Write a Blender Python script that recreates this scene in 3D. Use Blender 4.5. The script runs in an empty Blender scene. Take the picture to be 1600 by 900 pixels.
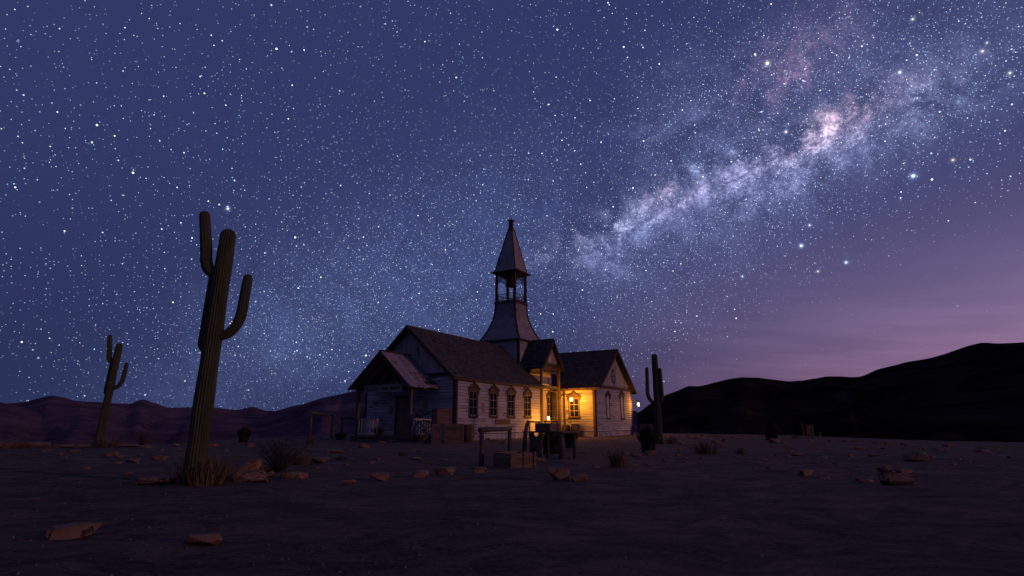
import bpy, math, random
from mathutils import Vector, Matrix, Quaternion, noise
R = math.radians
PI = math.pi
rnd = random.Random(11)
S = bpy.context.scene
C = S.collection

# ------------------------------------------------------------------ camera
FPX, PITCH, CAMZ = 850.0, R(13.88), 1.1
cd = bpy.data.cameras.new('camera'); cam = bpy.data.objects.new('camera', cd); C.objects.link(cam)
cam.location = (0, 0, CAMZ); cam.rotation_euler = (PI / 2 + PITCH, 0, 0)
cd.sensor_width = 36; cd.lens = 36 * FPX / 1600; cd.clip_end = 3000; cd.clip_start = .05
S.camera = cam
CP, SP = math.cos(PITCH), math.sin(PITCH)

def ray(px, py):
    x, v = (px - 800) / FPX, (450 - py) / FPX
    return Vector((x, CP - v * SP, SP + v * CP))
def dirn(px, py): return ray(px, py).normalized()
def ground(px, py):
    r = ray(px, py); t = -CAMZ / r.z
    return (r.x * t, r.y * t)
def ppm(px, py):                      # pixels per metre at that ground point
    x, y = ground(px, py)
    return FPX / (y * CP - CAMZ * SP)

# ------------------------------------------------------------------ view
S.view_settings.view_transform = 'Standard'; S.view_settings.look = 'None'
S.view_settings.exposure = 0; S.view_settings.gamma = 1
S.render.engine = 'CYCLES'
S.cycles.use_denoising = True
S.cycles.sample_clamp_indirect = 4
S.cycles.max_bounces = 5
S.cycles.use_adaptive_sampling = False

# ------------------------------------------------------------------ node helper
class NT:
    def __init__(s, tree): s.t = tree; s.n = tree.nodes; s.l = tree.links
    def put(s, sock, v):
        if isinstance(v, bpy.types.NodeSocket): s.l.new(v, sock)
        elif v is not None:
            if hasattr(sock.default_value, '__len__') and not hasattr(v, '__len__'): v = (v,) * len(sock.default_value)
            if hasattr(v, '__len__') and len(sock.default_value) == 4 and len(v) == 3: v = tuple(v) + (1,)
            sock.default_value = v
    def m(s, op, a, b=None, c=None, clamp=False):
        n = s.n.new('ShaderNodeMath'); n.operation = op; n.use_clamp = clamp
        for k, v in enumerate((a, b, c)):
            if v is not None: s.put(n.inputs[k], v)
        return n.outputs[0]
    def v(s, op, a, b=None, out=0):
        n = s.n.new('ShaderNodeVectorMath'); n.operation = op
        s.put(n.inputs[0], a)
        if b is not None: s.put(n.inputs['Scale' if op == 'SCALE' else 1], b)
        return n.outputs[out]
    def dot(s, a, b): return s.v('DOT_PRODUCT', a, b, 1)
    def dist(s, a, b): return s.v('DISTANCE', a, b, 1)
    def mix(s, f, a, b, mode='MIX'):
        n = s.n.new('ShaderNodeMix'); n.data_type = 'RGBA'; n.blend_type = mode
        s.put(n.inputs[0], f); s.put(n.inputs[6], a); s.put(n.inputs[7], b)
        return n.outputs[2]
    def ramp(s, f, lo, hi, a=0., b=1.):
        n = s.n.new('ShaderNodeMapRange'); n.interpolation_type = 'SMOOTHSTEP'
        for k, v in enumerate((f, lo, hi, a, b)): s.put(n.inputs[k], v)
        return n.outputs[0]
    def noise(s, vec, scale, detail=4, rough=.55, dist=0., col=False):
        n = s.n.new('ShaderNodeTexNoise'); s.put(n.inputs['Vector'], vec)
        s.put(n.inputs['Scale'], scale); s.put(n.inputs['Detail'], detail)
        s.put(n.inputs['Roughness'], rough); s.put(n.inputs['Distortion'], dist)
        return n.outputs[1 if col else 0]
    def sep(s, c):
        n = s.n.new('ShaderNodeSeparateColor'); s.put(n.inputs[0], c); return n.outputs
    def scl(s, vec, xyz): return s.v('MULTIPLY', vec, xyz)

# ------------------------------------------------------------------ night sky
W = bpy.data.worlds.new('World'); S.world = W; W.use_nodes = True
W.cycles.sampling_method = 'MANUAL'; W.cycles.sample_map_resolution = 512
t = NT(W.node_tree); t.n.clear()
D = t.n.new('ShaderNodeTexCoord').outputs['Generated']
sx = t.n.new('ShaderNodeSeparateXYZ'); t.put(sx.inputs[0], D)
Z = sx.outputs[2]
SUN_AZ, SUN_EL = R(116), R(10)                       # azimuth clockwise from straight ahead
sky = t.n.new('ShaderNodeTexSky'); sky.sky_type = 'NISHITA'; sky.sun_disc = False
sky.sun_elevation = R(-4); sky.sun_rotation = SUN_AZ
base = t.mix(t.ramp(Z, 0.0, .45), (.024, .031, .098), (.030, .039, .130))
base = t.mix(1.0, base, t.v('SCALE', sky.outputs[0], .10), 'ADD')
# dusk glow that lingers over the hills to the right
g = Vector((math.sin(R(64)), math.cos(R(64)), .10)).normalized()
gl = t.m('MULTIPLY', t.m('SUBTRACT', t.dot(D, tuple(g)), .47), 1 / .50, clamp=True)
gl = t.m('POWER', gl, 1.7)
zz = t.m('DIVIDE', Z, .235)
gl = t.m('MULTIPLY', gl, t.m('EXPONENT', t.m('MULTIPLY', t.m('MULTIPLY', zz, zz), -1.0)))
streak = t.noise(t.scl(t.v('ADD', D, t.v('SCALE', (.0, .0, .12), sx.outputs[0])), (3.0, 3.0, 30.0)), 1.5, 5, .55)
low = t.m('EXPONENT', t.m('MULTIPLY', t.m('DIVIDE', Z, .13), -1.0))
glowc = t.mix(low, (.225, .165, .300), (.40, .15, .16))
gcol = t.v('SCALE', glowc, t.m('MULTIPLY', gl, t.m('SUBTRACT', 1.22, t.m('MULTIPLY', t.m('MULTIPLY', t.ramp(streak, .3, .7), low), .80))))
base = t.mix(1.0, base, gcol, 'ADD')
# milky way: an irregular band of clumps
n1 = t.noise(D, 11, 9, .64, .5)
n2 = t.noise(t.v('ADD', D, (3.1, 1.7, 5.2)), 34, 6, .68, .3)
clump = t.m('MULTIPLY', t.ramp(n1, .37, .64), t.ramp(n2, .28, .72, .25, 1.5))
soft = t.m('ADD', .34, t.m('MULTIPLY', clump, .26))
blobs = [  # px, py, length px, width px, colour, strength
    (1295, 203, 62, 22, (1.0, .68, .78), .50), (1340, 172, 34, 18, (1.0, .55, .58), .34), (1262, 222, 46, 20, (.95, .74, .88), .30), (1318, 186, 40, 12, (1, .74, .76), .26),
    (1290, 240, 95, 32, (.55, .62, 1.0), .26), (1360, 225, 110, 45, (.42, .46, .9), .13), (1215, 118, 60, 40, (.75, .38, .55), .09), (1190, 150, 45, 30, (.8, .42, .52), .10), (1275, 70, 70, 40, (.5, .34, .5), .10),
    (1112, 254, 36, 14, (.45, .62, 1.0), .40), (1080, 262, 30, 16, (.4, .55, 1.0), .2), (1230, 208, 10, 9, (.55, .4, 1.0), .30),
    (1050, 306, 42, 20, (.80, .68, 1.0), .34), (1035, 300, 24, 14, (.9, .66, .86), .18), (1140, 288, 80, 34, (.52, .54, .95), .24), (1175, 256, 60, 24, (.72, .55, .82), .22), (1210, 275, 70, 40, (.5, .52, .92), .16),
    (948, 350, 34, 20, (.70, .76, 1.0), .48), (922, 346, 24, 13, (.9, .72, .95), .22), (985, 368, 60, 32, (.42, .5, .95), .20), (960, 390, 60, 30, (.42, .5, .9), .13),
    (880, 385, 50, 26, (.6, .5, .8), .14), (1455, 158, 34, 22, (.55, .68, 1.0), .40), (1420, 140, 75, 34, (.62, .45, .62), .20), (1480, 130, 60, 40, (.4, .5, .9), .12),
    (1260, 190, 260, 110, (.36, .44, .92), .15), (1130, 330, 240, 90, (.34, .42, .9), .13), (1400, 110, 200, 100, (.46, .44, .72), .10),
    (1530, 100, 120, 70, (.4, .5, .9), .10), (1090, 120, 110, 80, (.34, .42, .8), .09), (1060, 200, 80, 60, (.4, .42, .75), .09), (1260, 40, 120, 60, (.5, .36, .55), .07),
    (800, 290, 120, 90, (.28, .42, .85), .10), (720, 480, 170, 100, (.27, .42, .95), .17), (470, 510, 200, 110, (.27, .42, .95), .17),
    (580, 400, 190, 120, (.28, .36, .75), .07), (1000, 450, 180, 100, (.34, .40, .8), .10), (370, 590, 130, 80, (.32, .40, .8), .09)]
mw = mws = None; dens = None
for px, py, ru, rv, col, st in blobs:
    d = dirn(px, py); T_ = (dirn(px + 1, py - .5) - d).normalized(); N_ = d.cross(T_)
    f_ = d.dot(Vector((0, CP, SP))) * 1.1 / FPX
    df = t.v('SUBTRACT', D, tuple(d))
    qu = t.m('DIVIDE', t.dot(df, tuple(T_)), ru * f_); qv = t.m('DIVIDE', t.dot(df, tuple(N_)), rv * f_)
    q2 = t.m('ADD', t.m('MULTIPLY', qu, qu), t.m('MULTIPLY', qv, qv))
    front = t.m('GREATER_THAN', t.dot(D, tuple(d)), 0.3)
    e = t.m('MULTIPLY', t.m('EXPONENT', t.m('MULTIPLY', q2, -1.0)), front)
    c = t.v('SCALE', tuple(x * st * (.8 if max(ru, rv) >= 100 else 1.2) for x in col), t.m('MULTIPLY', e, soft if max(ru, rv) >= 100 else clump))
    if max(ru, rv) >= 100: mws = c if mws is None else t.v('ADD', mws, c)
    else: mw = c if mw is None else t.v('ADD', mw, c)
    e2 = t.m('MULTIPLY', e, min(1.0, st * 1.5 + .18))
    dens = e2 if dens is None else t.m('ADD', dens, e2)
dens = t.m('MINIMUM', dens, 1.0)
fine = t.ramp(t.noise(D, 210, 3, .75), .30, .70)
n3 = t.noise(t.v('ADD', D, (7.3, 2.2, 1.9)), 8, 8, .62, 1.2)
lanes = t.ramp(t.m('ABSOLUTE', t.m('SUBTRACT', n3, .49)), .0, .075, .30, 1.0)
mwc = t.v('SCALE', mw, t.m('MULTIPLY', 1.0, t.m('MULTIPLY', lanes, t.m('ADD', .45, t.m('MULTIPLY', fine, 1.25)))))
lane = t.ramp(n1, .50, .34)
base = t.mix(t.m('MULTIPLY', t.m('MULTIPLY', lane, dens), .38), base, (.024, .024, .07))
base = t.v('ADD', base, mwc)
base = t.v('ADD', base, t.v('SCALE', mws, t.m('ADD', .68, t.m('MULTIPLY', fine, .5))))
# stars, thinner where the dusk glows
fade = t.m('SUBTRACT', 1.0, t.ramp(gl, .06, .34), clamp=True)
fade = t.m('MULTIPLY', t.m('ADD', .04, t.m('MULTIPLY', fade, .96)), t.ramp(Z, .0, .16, .45, 1.0))
def stars(scale, rad, gain, lo, hi, power, seed, tint):
    vo = t.n.new('ShaderNodeTexVoronoi'); vo.voronoi_dimensions = '3D'; vo.feature = 'F1'
    warp = t.v('ADD', D, seed)
    t.put(vo.inputs['Vector'], warp); t.put(vo.inputs['Scale'], scale)
    q = t.m('DIVIDE', vo.outputs['Distance'], rad * scale)
    prof = t.m('SUBTRACT', 1.0, t.m('MULTIPLY', q, q), clamp=True)
    rgb = t.sep(vo.outputs['Color'])
    thr = t.m('SUBTRACT', lo, t.m('MULTIPLY', dens, lo - hi))      # fewer cells lit away from the band
    b = t.m('DIVIDE', t.m('SUBTRACT', rgb[0], thr), t.m('SUBTRACT', 1.0, thr), clamp=True)
    b = t.m('POWER', b, power)
    col = t.mix(t.m('POWER', rgb[1], 2.2), tint, (1.0, .93, .88))
    return t.v('SCALE', col, t.m('MULTIPLY', t.m('MULTIPLY', b, prof), t.m('MULTIPLY', fade, gain)))
blue = (.34, .60, 1.0)
for a in ((430, .00060, .85, 1.0, .25, 1.0, (4.4, 1.2, 6.7), blue),
          (300, .00075, 1.6, .72, -.1, 1.3, (5.1, 2.2, 7.7), blue),
          (160, .00085, 2.6, .62, -.2, 1.8, (1.3, 8.1, 2.9), blue),
          (86, .00115, 4.0, .45, .05, 2.4, (9.4, 4.6, 3.3), (.5, .72, 1.0)),
          (36, .0016, 5.0, .35, .20, 2.4, (2.7, 6.5, 8.8), (.62, .82, 1.0))):
    base = t.v('ADD', base, stars(*a))
for px, py, s, col in ((1427, 275, 1.5, (.25, .55, 1)), (1252, 384, 1.3, (.25, .55, 1)), (1322, 410, 1.0, (.25, .55, 1)),
                       (1265, 352, .8, (.3, .6, 1)), (1489, 250, .7, (1, .8, .6)), (356, 326, 1.0, (.5, .7, 1)),
                       (1278, 424, .6, (1, .9, .8)), (1160, 432, .7, (.3, .6, 1)), (1199, 99, 1.3, (.8, .85, 1)),
                       (1406, 113, 1.0, (.4, .75, 1)), (1535, 80, .7, (.9, .95, 1)), (1578, 114, .7, (.9, .95, 1)),
                       (1542, 67, .5, (.8, .9, 1)), (1426, 30, .7, (.7, .85, 1)), (1228, 206, 1.0, (.6, .5, 1))):
    q = t.m('DIVIDE', t.dist(D, tuple(dirn(px, py))), .0013 * math.sqrt(s))
    core = t.m('EXPONENT', t.m('MULTIPLY', t.m('MULTIPLY', q, q), -1.0))
    halo = t.m('EXPONENT', t.m('MULTIPLY', t.m('MULTIPLY', q, q), -.16))
    base = t.v('ADD', base, t.v('SCALE', (1.0, 1.0, 1.0), t.m('MULTIPLY', core, 1.5 * s)))
    base = t.v('ADD', base, t.v('SCALE', col, t.m('MULTIPLY', halo, .38 * s)))
bg = t.n.new('ShaderNodeBackground'); t.put(bg.inputs[0], base); bg.inputs[1].default_value = 1.0
wo = t.n.new('ShaderNodeOutputWorld'); t.l.new(bg.outputs[0], wo.inputs[0])

# faint afterglow from low on the right
sd = bpy.data.lights.new('sun', 'SUN'); sun = bpy.data.objects.new('sun', sd); C.objects.link(sun)
sd.energy = .40; sd.angle = R(3.5); sd.color = (1.0, .49, .39)
sv = Vector((math.sin(SUN_AZ) * math.cos(SUN_EL), math.cos(SUN_AZ) * math.cos(SUN_EL), math.sin(SUN_EL)))
sun.rotation_euler = sv.to_track_quat('Z', 'Y').to_euler()

# ------------------------------------------------------------------ materials
def mat(name, build):
    m = bpy.data.materials.new(name); m.use_nodes = True
    k = NT(m.node_tree); p = k.n['Principled BSDF']
    P = k.n.new('ShaderNodeTexCoord').outputs['Object']
    isl = k.n.new('ShaderNodeNewGeometry').outputs['Random Per Island']
    build(k, p, P, isl); return m
def bump(k, p, h, strength=.5, dist=.02):
    b = k.n.new('ShaderNodeBump'); k.put(b.inputs['Height'], h); b.inputs['Strength'].default_value = strength
    b.inputs['Distance'].default_value = dist; k.l.new(b.outputs[0], p.inputs['Normal'])
def wood(name, light, dark, grain=(2, 2, 22), rough=.85, peel=None, thr=.575, var=.34):
    def f(k, p, P, isl):
        off = k.v('ADD', P, k.v('SCALE', (3.7, 9.1, 5.3), k.m('MULTIPLY', isl, 7)))
        n = k.noise(k.scl(off, grain), 1.0, 5, .65)
        c = k.mix(k.ramp(n, .3, .72), dark, light)
        if peel:
            a = k.noise(k.scl(off, tuple(x * .62 for x in grain)), 1.0, 6, .62, .4)
            b = k.noise(P, .55, 3, .5)
            w = k.ramp(k.m('ADD', a, k.m('MULTIPLY', k.m('SUBTRACT', b, .5), .55)), thr, thr + .06)
            c = k.mix(w, c, peel)
        c = k.v('SCALE', c, k.m('ADD', .97 - var / 2, k.m('MULTIPLY', isl, var)))
        k.put(p.inputs['Base Color'], c); p.inputs['Roughness'].default_value = rough
        bump(k, p, n, .5, .012)
    return mat(name, f)
M = {}
M['siding'] = wood('worn white clapboard', (.46, .41, .44), (.37, .325, .35), (1.3, 1.3, 11), peel=(.14, .085, .075), thr=.60)
M['siding_v'] = wood('worn white board and batten', (.44, .39, .40), (.29, .25, .26), (9, 9, .9), peel=(.12, .075, .06))
M['tower'] = wood('faded tower boarding', (.34, .25, .265), (.25, .185, .20), (5, 5, .6), peel=(.10, .07, .07), thr=.63)
M['trim'] = wood('weathered brown trim', (.095, .042, .030), (.05, .026, .02), (6, 6, 6))
M['dark_trim'] = wood('dark weathered timber', (.05, .03, .025), (.025, .017, .015), (6, 6, 6))
M['post'] = wood('weathered timber', (.17, .10, .065), (.07, .045, .035), (9, 9, 1.4))
M['log'] = wood('grey log', (.13, .085, .065), (.045, .032, .028), (10, 10, 10))
M['crate'] = wood('crate planks', (.21, .115, .075), (.10, .058, .042), (3, 3, 14), var=.75)
M['pale'] = wood('pale painted wood', (.62, .50, .45), (.45, .36, .31), (3, 3, 9))
M['door'] = wood('old plank door', (.27, .15, .13), (.19, .11, .10), (9, 9, 1.2))
M['muntin'] = wood('faded window bars', (.42, .35, .30), (.28, .22, .19), (5, 5, 5))
M['shingle'] = wood('cedar shingles', (.10, .070, .066), (.045, .032, .033), (5, 5, 5), var=.8)
M['tin'] = wood('faded porch roofing', (.36, .28, .31), (.24, .18, .20), (5, 5, 1.6), .6, peel=(.13, .075, .07))
M['dead'] = wood('dry twigs', (.075, .05, .035), (.035, .024, .018), (9, 9, 9))
M['grass'] = wood('dry grass', (.20, .13, .055), (.10, .065, .03), (9, 9, 2))
M['sotol'] = wood('dark spiky leaves', (.020, .022, .012), (.010, .011, .007), (9, 9, 2))
M['paper'] = wood('aged paper', (.40, .23, .17), (.27, .15, .11), (6, 6, 6))
M['plank_sign'] = wood('brown sign board', (.13, .075, .05), (.08, .05, .035), (2, 2, 14))
M['sign'] = wood('faded sign board', (.34, .27, .26), (.22, .17, .17), (2, 2, 14))
M['paint'] = wood('faded dark lettering', (.03, .018, .02), (.02, .012, .012))
M['rope'] = wood('old rope', (.25, .19, .13), (.16, .12, .08), (20, 20, 20))
def f(k, p, P, isl):
    k.put(p.inputs['Base Color'], (.012, .012, .016)); p.inputs['Roughness'].default_value = .12
    n = k.noise(P, 3, 3); bump(k, p, n, .12, .02)
M['glass'] = mat('dusty dark pane', f)
def f(k, p, P, isl):
    k.put(p.inputs['Base Color'], k.mix(k.noise(P, 9, 4), (.03, .025, .022), (.10, .06, .045)))
    p.inputs['Metallic'].default_value = .7; p.inputs['Roughness'].default_value = .55
M['iron'] = mat('rusty iron', f)
def f(k, p, P, isl):
    k.put(p.inputs['Base Color'], k.mix(k.noise(P, 9, 4), (.10, .055, .03), (.22, .13, .06)))
    p.inputs['Metallic'].default_value = .8; p.inputs['Roughness'].default_value = .5
M['bronze'] = mat('tarnished bronze', f)
def f(k, p, P, isl):
    em = k.n.new('ShaderNodeEmission'); em.inputs[0].default_value = (1.0, .66, .28, 1); em.inputs[1].default_value = 5
    tr_ = k.n.new('ShaderNodeBsdfTransparent'); ad = k.n.new('ShaderNodeAddShader')
    k.l.new(em.outputs[0], ad.inputs[0]); k.l.new(tr_.outputs[0], ad.inputs[1]); k.l.new(ad.outputs[0], k.n['Material Output'].inputs[0])
M['flame'] = mat('lit lantern glass', f)
def f(k, p, P, isl):
    n = k.noise(P, 3.0, 6, .62); n2 = k.noise(k.scl(P, (1.5, 1.5, 8)), 2.2, 4, .6)
    vo = k.n.new('ShaderNodeTexVoronoi'); vo.feature = 'DISTANCE_TO_EDGE'; k.put(vo.inputs['Vector'], k.v('ADD', P, k.v('SCALE', k.noise(P, 4, 3, col=True), .35))); k.put(vo.inputs['Scale'], 2.2)
    crack = k.ramp(vo.outputs[0], .0, .028)
    c = k.mix(k.ramp(n, .3, .7), (.17, .080, .048), (.32, .165, .10))
    c = k.mix(k.ramp(n2, .5, .75), c, (.13, .075, .058))
    c = k.mix(crack, (.05, .03, .025), c)
    k.put(p.inputs['Base Color'], c); p.inputs['Roughness'].default_value = .92
    bump(k, p, k.m('ADD', k.m('MULTIPLY', n, .6), k.m('ADD', k.m('MULTIPLY', n2, .4), k.m('MULTIPLY', crack, .8))), .8, .06)
M['rock'] = mat('red brown sandstone', f)
def f(k, p, P, isl):
    n = k.noise(P, .8, 6, .6); n2 = k.noise(k.scl(k.v('ADD', P, k.v('SCALE', k.noise(P, .35, 3, col=True), 2.2)), (.75, 1.5, 1)), 1.5, 8, .66, 1.0); n3 = k.noise(P, 16, 8, .78)
    c = k.mix(k.ramp(n2, .38, .62), (.085, .060, .064), (.25, .165, .142))
    c = k.mix(k.ramp(n, .55, .75), c, (.10, .07, .068))
    c = k.mix(k.m('MULTIPLY', k.ramp(n3, .51, .60), .6), c, (.27, .175, .14))
    c = k.mix(k.m('MULTIPLY', k.ramp(n3, .47, .39), .65), c, (.055, .038, .042))
    k.put(p.inputs['Base Color'], c); p.inputs['Roughness'].default_value = .95
    p.inputs['Specular IOR Level'].default_value = .15
    bump(k, p, k.m('ADD', k.m('MULTIPLY', n2, 1.0), k.m('ADD', k.m('MULTIPLY', n3, .5), k.m('MULTIPLY', k.noise(P, 7, 4, .6), .35))), 1.0, .22)
M['ground'] = mat('dusty desert floor', f)
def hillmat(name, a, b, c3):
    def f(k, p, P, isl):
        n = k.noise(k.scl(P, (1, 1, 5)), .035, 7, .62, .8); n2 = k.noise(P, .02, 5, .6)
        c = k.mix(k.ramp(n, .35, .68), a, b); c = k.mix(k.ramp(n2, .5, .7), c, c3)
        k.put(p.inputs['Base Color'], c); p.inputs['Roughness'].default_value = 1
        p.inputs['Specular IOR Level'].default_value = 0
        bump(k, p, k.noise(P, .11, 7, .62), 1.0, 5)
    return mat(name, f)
M['mountain'] = hillmat('glow-tinted mountains', (.12, .060, .085), (.24, .128, .150), (.080, .042, .066))  # dusk glow and haze on the left slopes are mixed into this albedo
M['hill'] = hillmat('shade-darkened hills', (.012, .007, .009), (.062, .034, .033), (.014, .008, .011))  # shade of the backlit slopes is put into this near-black albedo
def f(k, p, P, isl):
    n = k.noise(k.scl(P, (6, 6, 1)), 1.4, 5, .6)
    c = k.mix(k.ramp(n, .3, .7), (.034, .036, .012), (.080, .078, .028))
    k.put(p.inputs['Base Color'], c); p.inputs['Roughness'].default_value = .75
    bump(k, p, k.noise(P, 26, 3), .35, .02)
M['cactus'] = mat('ribbed cactus skin', f)

# ------------------------------------------------------------------ mesh builder
class MB:
    def __init__(s): s.v = []; s.f = []
    def add(s, vs, fs):
        o = len(s.v); s.v += [tuple(x) for x in vs]; s.f += [tuple(i + o for i in q) for q in fs]
    def hexa(s, p):      # 8 points, bottom 4 ccw then top 4
        s.add(p, [(3, 2, 1, 0), (4, 5, 6, 7), (0, 1, 5, 4), (1, 2, 6, 5), (2, 3, 7, 6), (3, 0, 4, 7)])
    def box(s, x0, x1, y0, y1, z0, z1):
        s.hexa([(x0, y0, z0), (x1, y0, z0), (x1, y1, z0), (x0, y1, z0), (x0, y0, z1), (x1, y0, z1), (x1, y1, z1), (x0, y1, z1)])
    def beam(s, a, b, w, h=None, up=(0, 0, 1)):
        a, b = Vector(a), Vector(b); h = h or w; d = (b - a).normalized(); u = Vector(up)
        if abs(d.dot(u)) > .98: u = Vector((1, 0, 0))
        sd_ = d.cross(u).normalized(); u = sd_.cross(d).normalized()
        q = [(-1, -1), (1, -1), (1, 1), (-1, 1)]
        s.hexa([a + sd_ * (i * w / 2) + u * (j * h / 2) for i, j in q] + [b + sd_ * (i * w / 2) + u * (j * h / 2) for i, j in q])
    def tube(s, pts, rads, n=8, rib=0, amp=0, wob=0):
        pts = [Vector(p) for p in pts]; o = len(s.v); ref = Vector((.13, 1, .07))
        for i, p in enumerate(pts):
            d = (pts[min(i + 1, len(pts) - 1)] - pts[max(i - 1, 0)]).normalized()
            a = d.cross(ref)
            if a.length < .1: a = d.cross(Vector((1, 0, 0)))
            a.normalize(); b = d.cross(a)
            for k in range(n):
                th = 2 * PI * k / n
                r = rads[i] * (1 + amp * math.cos(rib * th)) * (1 + wob * noise.noise(p * 3 + Vector((k * .7, 0, 0))))
                s.v.append(tuple(p + a * (r * math.cos(th)) + b * (r * math.sin(th))))
        m = len(pts)
        for i in range(m - 1):
            for k in range(n):
                k2 = (k + 1) % n
                s.f.append((o + i * n + k, o + i * n + k2, o + (i + 1) * n + k2, o + (i + 1) * n + k))
        s.f.append(tuple(o + k for k in range(n - 1, -1, -1))); s.f.append(tuple(o + (m - 1) * n + k for k in range(n)))
    def lathe(s, prof, n=16, c=(0, 0, 0)):
        s.tube([(c[0], c[1], c[2] + z) for r, z in prof], [r for r, z in prof], n)
    def prism(s, poly, axis, a, b):    # poly of 2D points; axis 'x': poly is (y,z); 'y': (x,z)
        def P(q, t_): return (t_, q[0], q[1]) if axis == 'x' else (q[0], t_, q[1])
        n = len(poly); vs = [P(q, a) for q in poly] + [P(q, b) for q in poly]
        s.add(vs, [tuple(range(n)), tuple(range(2 * n - 1, n - 1, -1))] + [(i, i + n, (i + 1) % n + n, (i + 1) % n) for i in range(n)])
    def build(s, name, m, parent=None, smooth=False):
        me = bpy.data.meshes.new(name); me.from_pydata(s.v, [], s.f); me.update()
        import bmesh
        bm = bmesh.new(); bm.from_mesh(me); bmesh.ops.recalc_face_normals(bm, faces=bm.faces); bm.to_mesh(me); bm.free()
        me.materials.append(M[m])
        if smooth: me.polygons.foreach_set('use_smooth', [True] * len(me.polygons))
        o = bpy.data.objects.new(name, me); C.objects.link(o)
        if parent: o.parent = parent
        return o
def tag(o, label=None, cat=None, group=None, kind=None):
    for k, v in (('label', label), ('category', cat), ('group', group), ('kind', kind)):
        if v: o[k] = v
    return o
def thing(name, loc, label, cat, group=None, rz=0, scale=1):
    o = bpy.data.objects.new(name, None); C.objects.link(o); o.location = loc; o.rotation_euler = (0, 0, rz); o.scale = (scale,) * 3
    o.empty_display_size = .2
    return tag(o, label, cat, group)
def copy_tree(o, parent=None):
    c = o.copy(); C.objects.link(c)
    if parent: c.parent = parent
    for ch in list(o.children): copy_tree(ch, c)
    return c

# ------------------------------------------------------------------ ground and hills
def lut(tab, x):
    if x <= tab[0][0]: return tab[0][1]
    for (a, b), (c, d) in zip(tab, tab[1:]):
        if x <= c:
            u = (x - a) / (c - a); return b + (d - b) * u
    return tab[-1][1]
def az_of(px): return math.atan2((px - 800) / FPX, CP)      # azimuth along the horizon, near enough
EDGE = [(-3.2, 30), (-1.2, 26)] + [(az_of(px), math.hypot(*ground(px, py))) for px, py in
        ((0, 700), (150, 697), (300, 693), (420, 684), (560, 678))] + [(az_of(700), 72), (az_of(900), 74)] + \
       [(az_of(px), math.hypot(*ground(px, py))) for px, py in ((1040, 677.0), (1200, 679.5), (1300, 683.5), (1400, 687), (1600, 691.5))] + [(1.2, 40), (3.2, 30)]
def edge_r(az): return lut(EDGE, az)
def gz(x, y):
    r = math.hypot(x, y); az = math.atan2(x, y); e = edge_r(az)
    h = .035 * noise.noise(Vector((x * .45, y * .45, 1))) + .02 * noise.noise(Vector((x * 1.3, y * 1.3, 4)))
    h += .012 * noise.noise(Vector((x * 1.2, y * 5.0, 9)))
    h *= min(1, r / 3) * (1 - .6 * min(1, max(0, (r - 18) / 20)))
    if r > e: h -= min(9.0, (r - e) * .10 + max(0, r - e - 1) ** 1.0 * .06)
    return h
def ground_mesh():
    mb = MB(); azs = []
    a = -PI
    while a < PI - 1e-6:
        azs.append(a); a += R(.38) if abs(a + R(.2)) < R(56) else R(3)
    rs = [.3]
    while rs[-1] < 150: rs.append(rs[-1] * 1.032 + .004)
    n = len(azs)
    mb.v.append((0, 0, gz(0, 0)))
    for r in rs:
        for a in azs:
            x, y = r * math.sin(a), r * math.cos(a); mb.v.append((x, y, gz(x, y)))
    for k in range(n): mb.f.append((0, 1 + (k + 1) % n, 1 + k))
    for i in range(len(rs) - 1):
        for k in range(n):
            k2 = (k + 1) % n
            mb.f.append((1 + i * n + k, 1 + i * n + k2, 1 + (i + 1) * n + k2, 1 + (i + 1) * n + k))
    o = mb.build('ground', 'ground', smooth=True); tag(o, kind='structure')
    return o
ground_mesh()
def elev(px, py):
    d = ray(px, py); return math.atan2(d.x, d.y), math.atan2(d.z, math.hypot(d.x, d.y))
def ridge(name, m, sil, dist, a0, a1, seed, rough):
    tab = [elev(*q) for q in sil]
    tab = [(a0, R(1.6))] + [(tab[0][0] - .25, tab[0][1] * .7)] + tab + [(tab[-1][0] + .25, tab[-1][1] * .8), (a1, R(1.6))]
    mb = MB(); n = int((a1 - a0) / R(.33)); k_ = 46
    for i in range(n + 1):
        az = a0 + (a1 - a0) * i / n
        el = lut(tab, az) + R(.05) * noise.noise(Vector((az * 60, seed, 0))) + R(.10) * noise.noise(Vector((az * 22, seed, 3)))
        dr = dist * (1 + .16 * noise.noise(Vector((az * 3, seed, 7))))
        H = dr * math.tan(el) + CAMZ
        r0 = edge_r(az) + 22
        for j in range(k_ + 6):
            s_ = j / (k_ - 1)
            r = r0 + (dr - r0) * s_
            x, y = r * math.sin(az), r * math.cos(az)
            if s_ <= 1:
                u = s_ * s_ * (3 - 2 * s_) * .55 + s_ * .45
                env = math.sin(PI * min(1, s_)) ** .8
                gul = noise.ridged_multi_fractal(Vector((az * 9 + seed, s_ * 1.1, seed)), 1.0, 2.1, 5, 1.0, 2.0) - 1.1
                z = -5.0 + (H + 5.0) * u + env * (H + 4) * rough * .20 * gul
                z = min(z, r * math.tan(el) * .985 + CAMZ) if s_ < 1 else z
            else: z = H - (s_ - 1) * (dr * .30)
            mb.v.append((x, y, z))
    w = k_ + 6
    for i in range(n):
        for j in range(w - 1): mb.f.append((i * w + j, (i + 1) * w + j, (i + 1) * w + j + 1, i * w + j + 1))
    o = mb.build(name, m, smooth=True); tag(o, kind='structure')
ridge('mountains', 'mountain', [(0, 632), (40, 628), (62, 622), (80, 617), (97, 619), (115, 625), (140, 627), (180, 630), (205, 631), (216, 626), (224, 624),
      (238, 629), (260, 637), (300, 636), (340, 637), (370, 641), (395, 635), (415, 642), (440, 643)], 420, -2.3, -.22, 2.3, 1.0)
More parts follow.
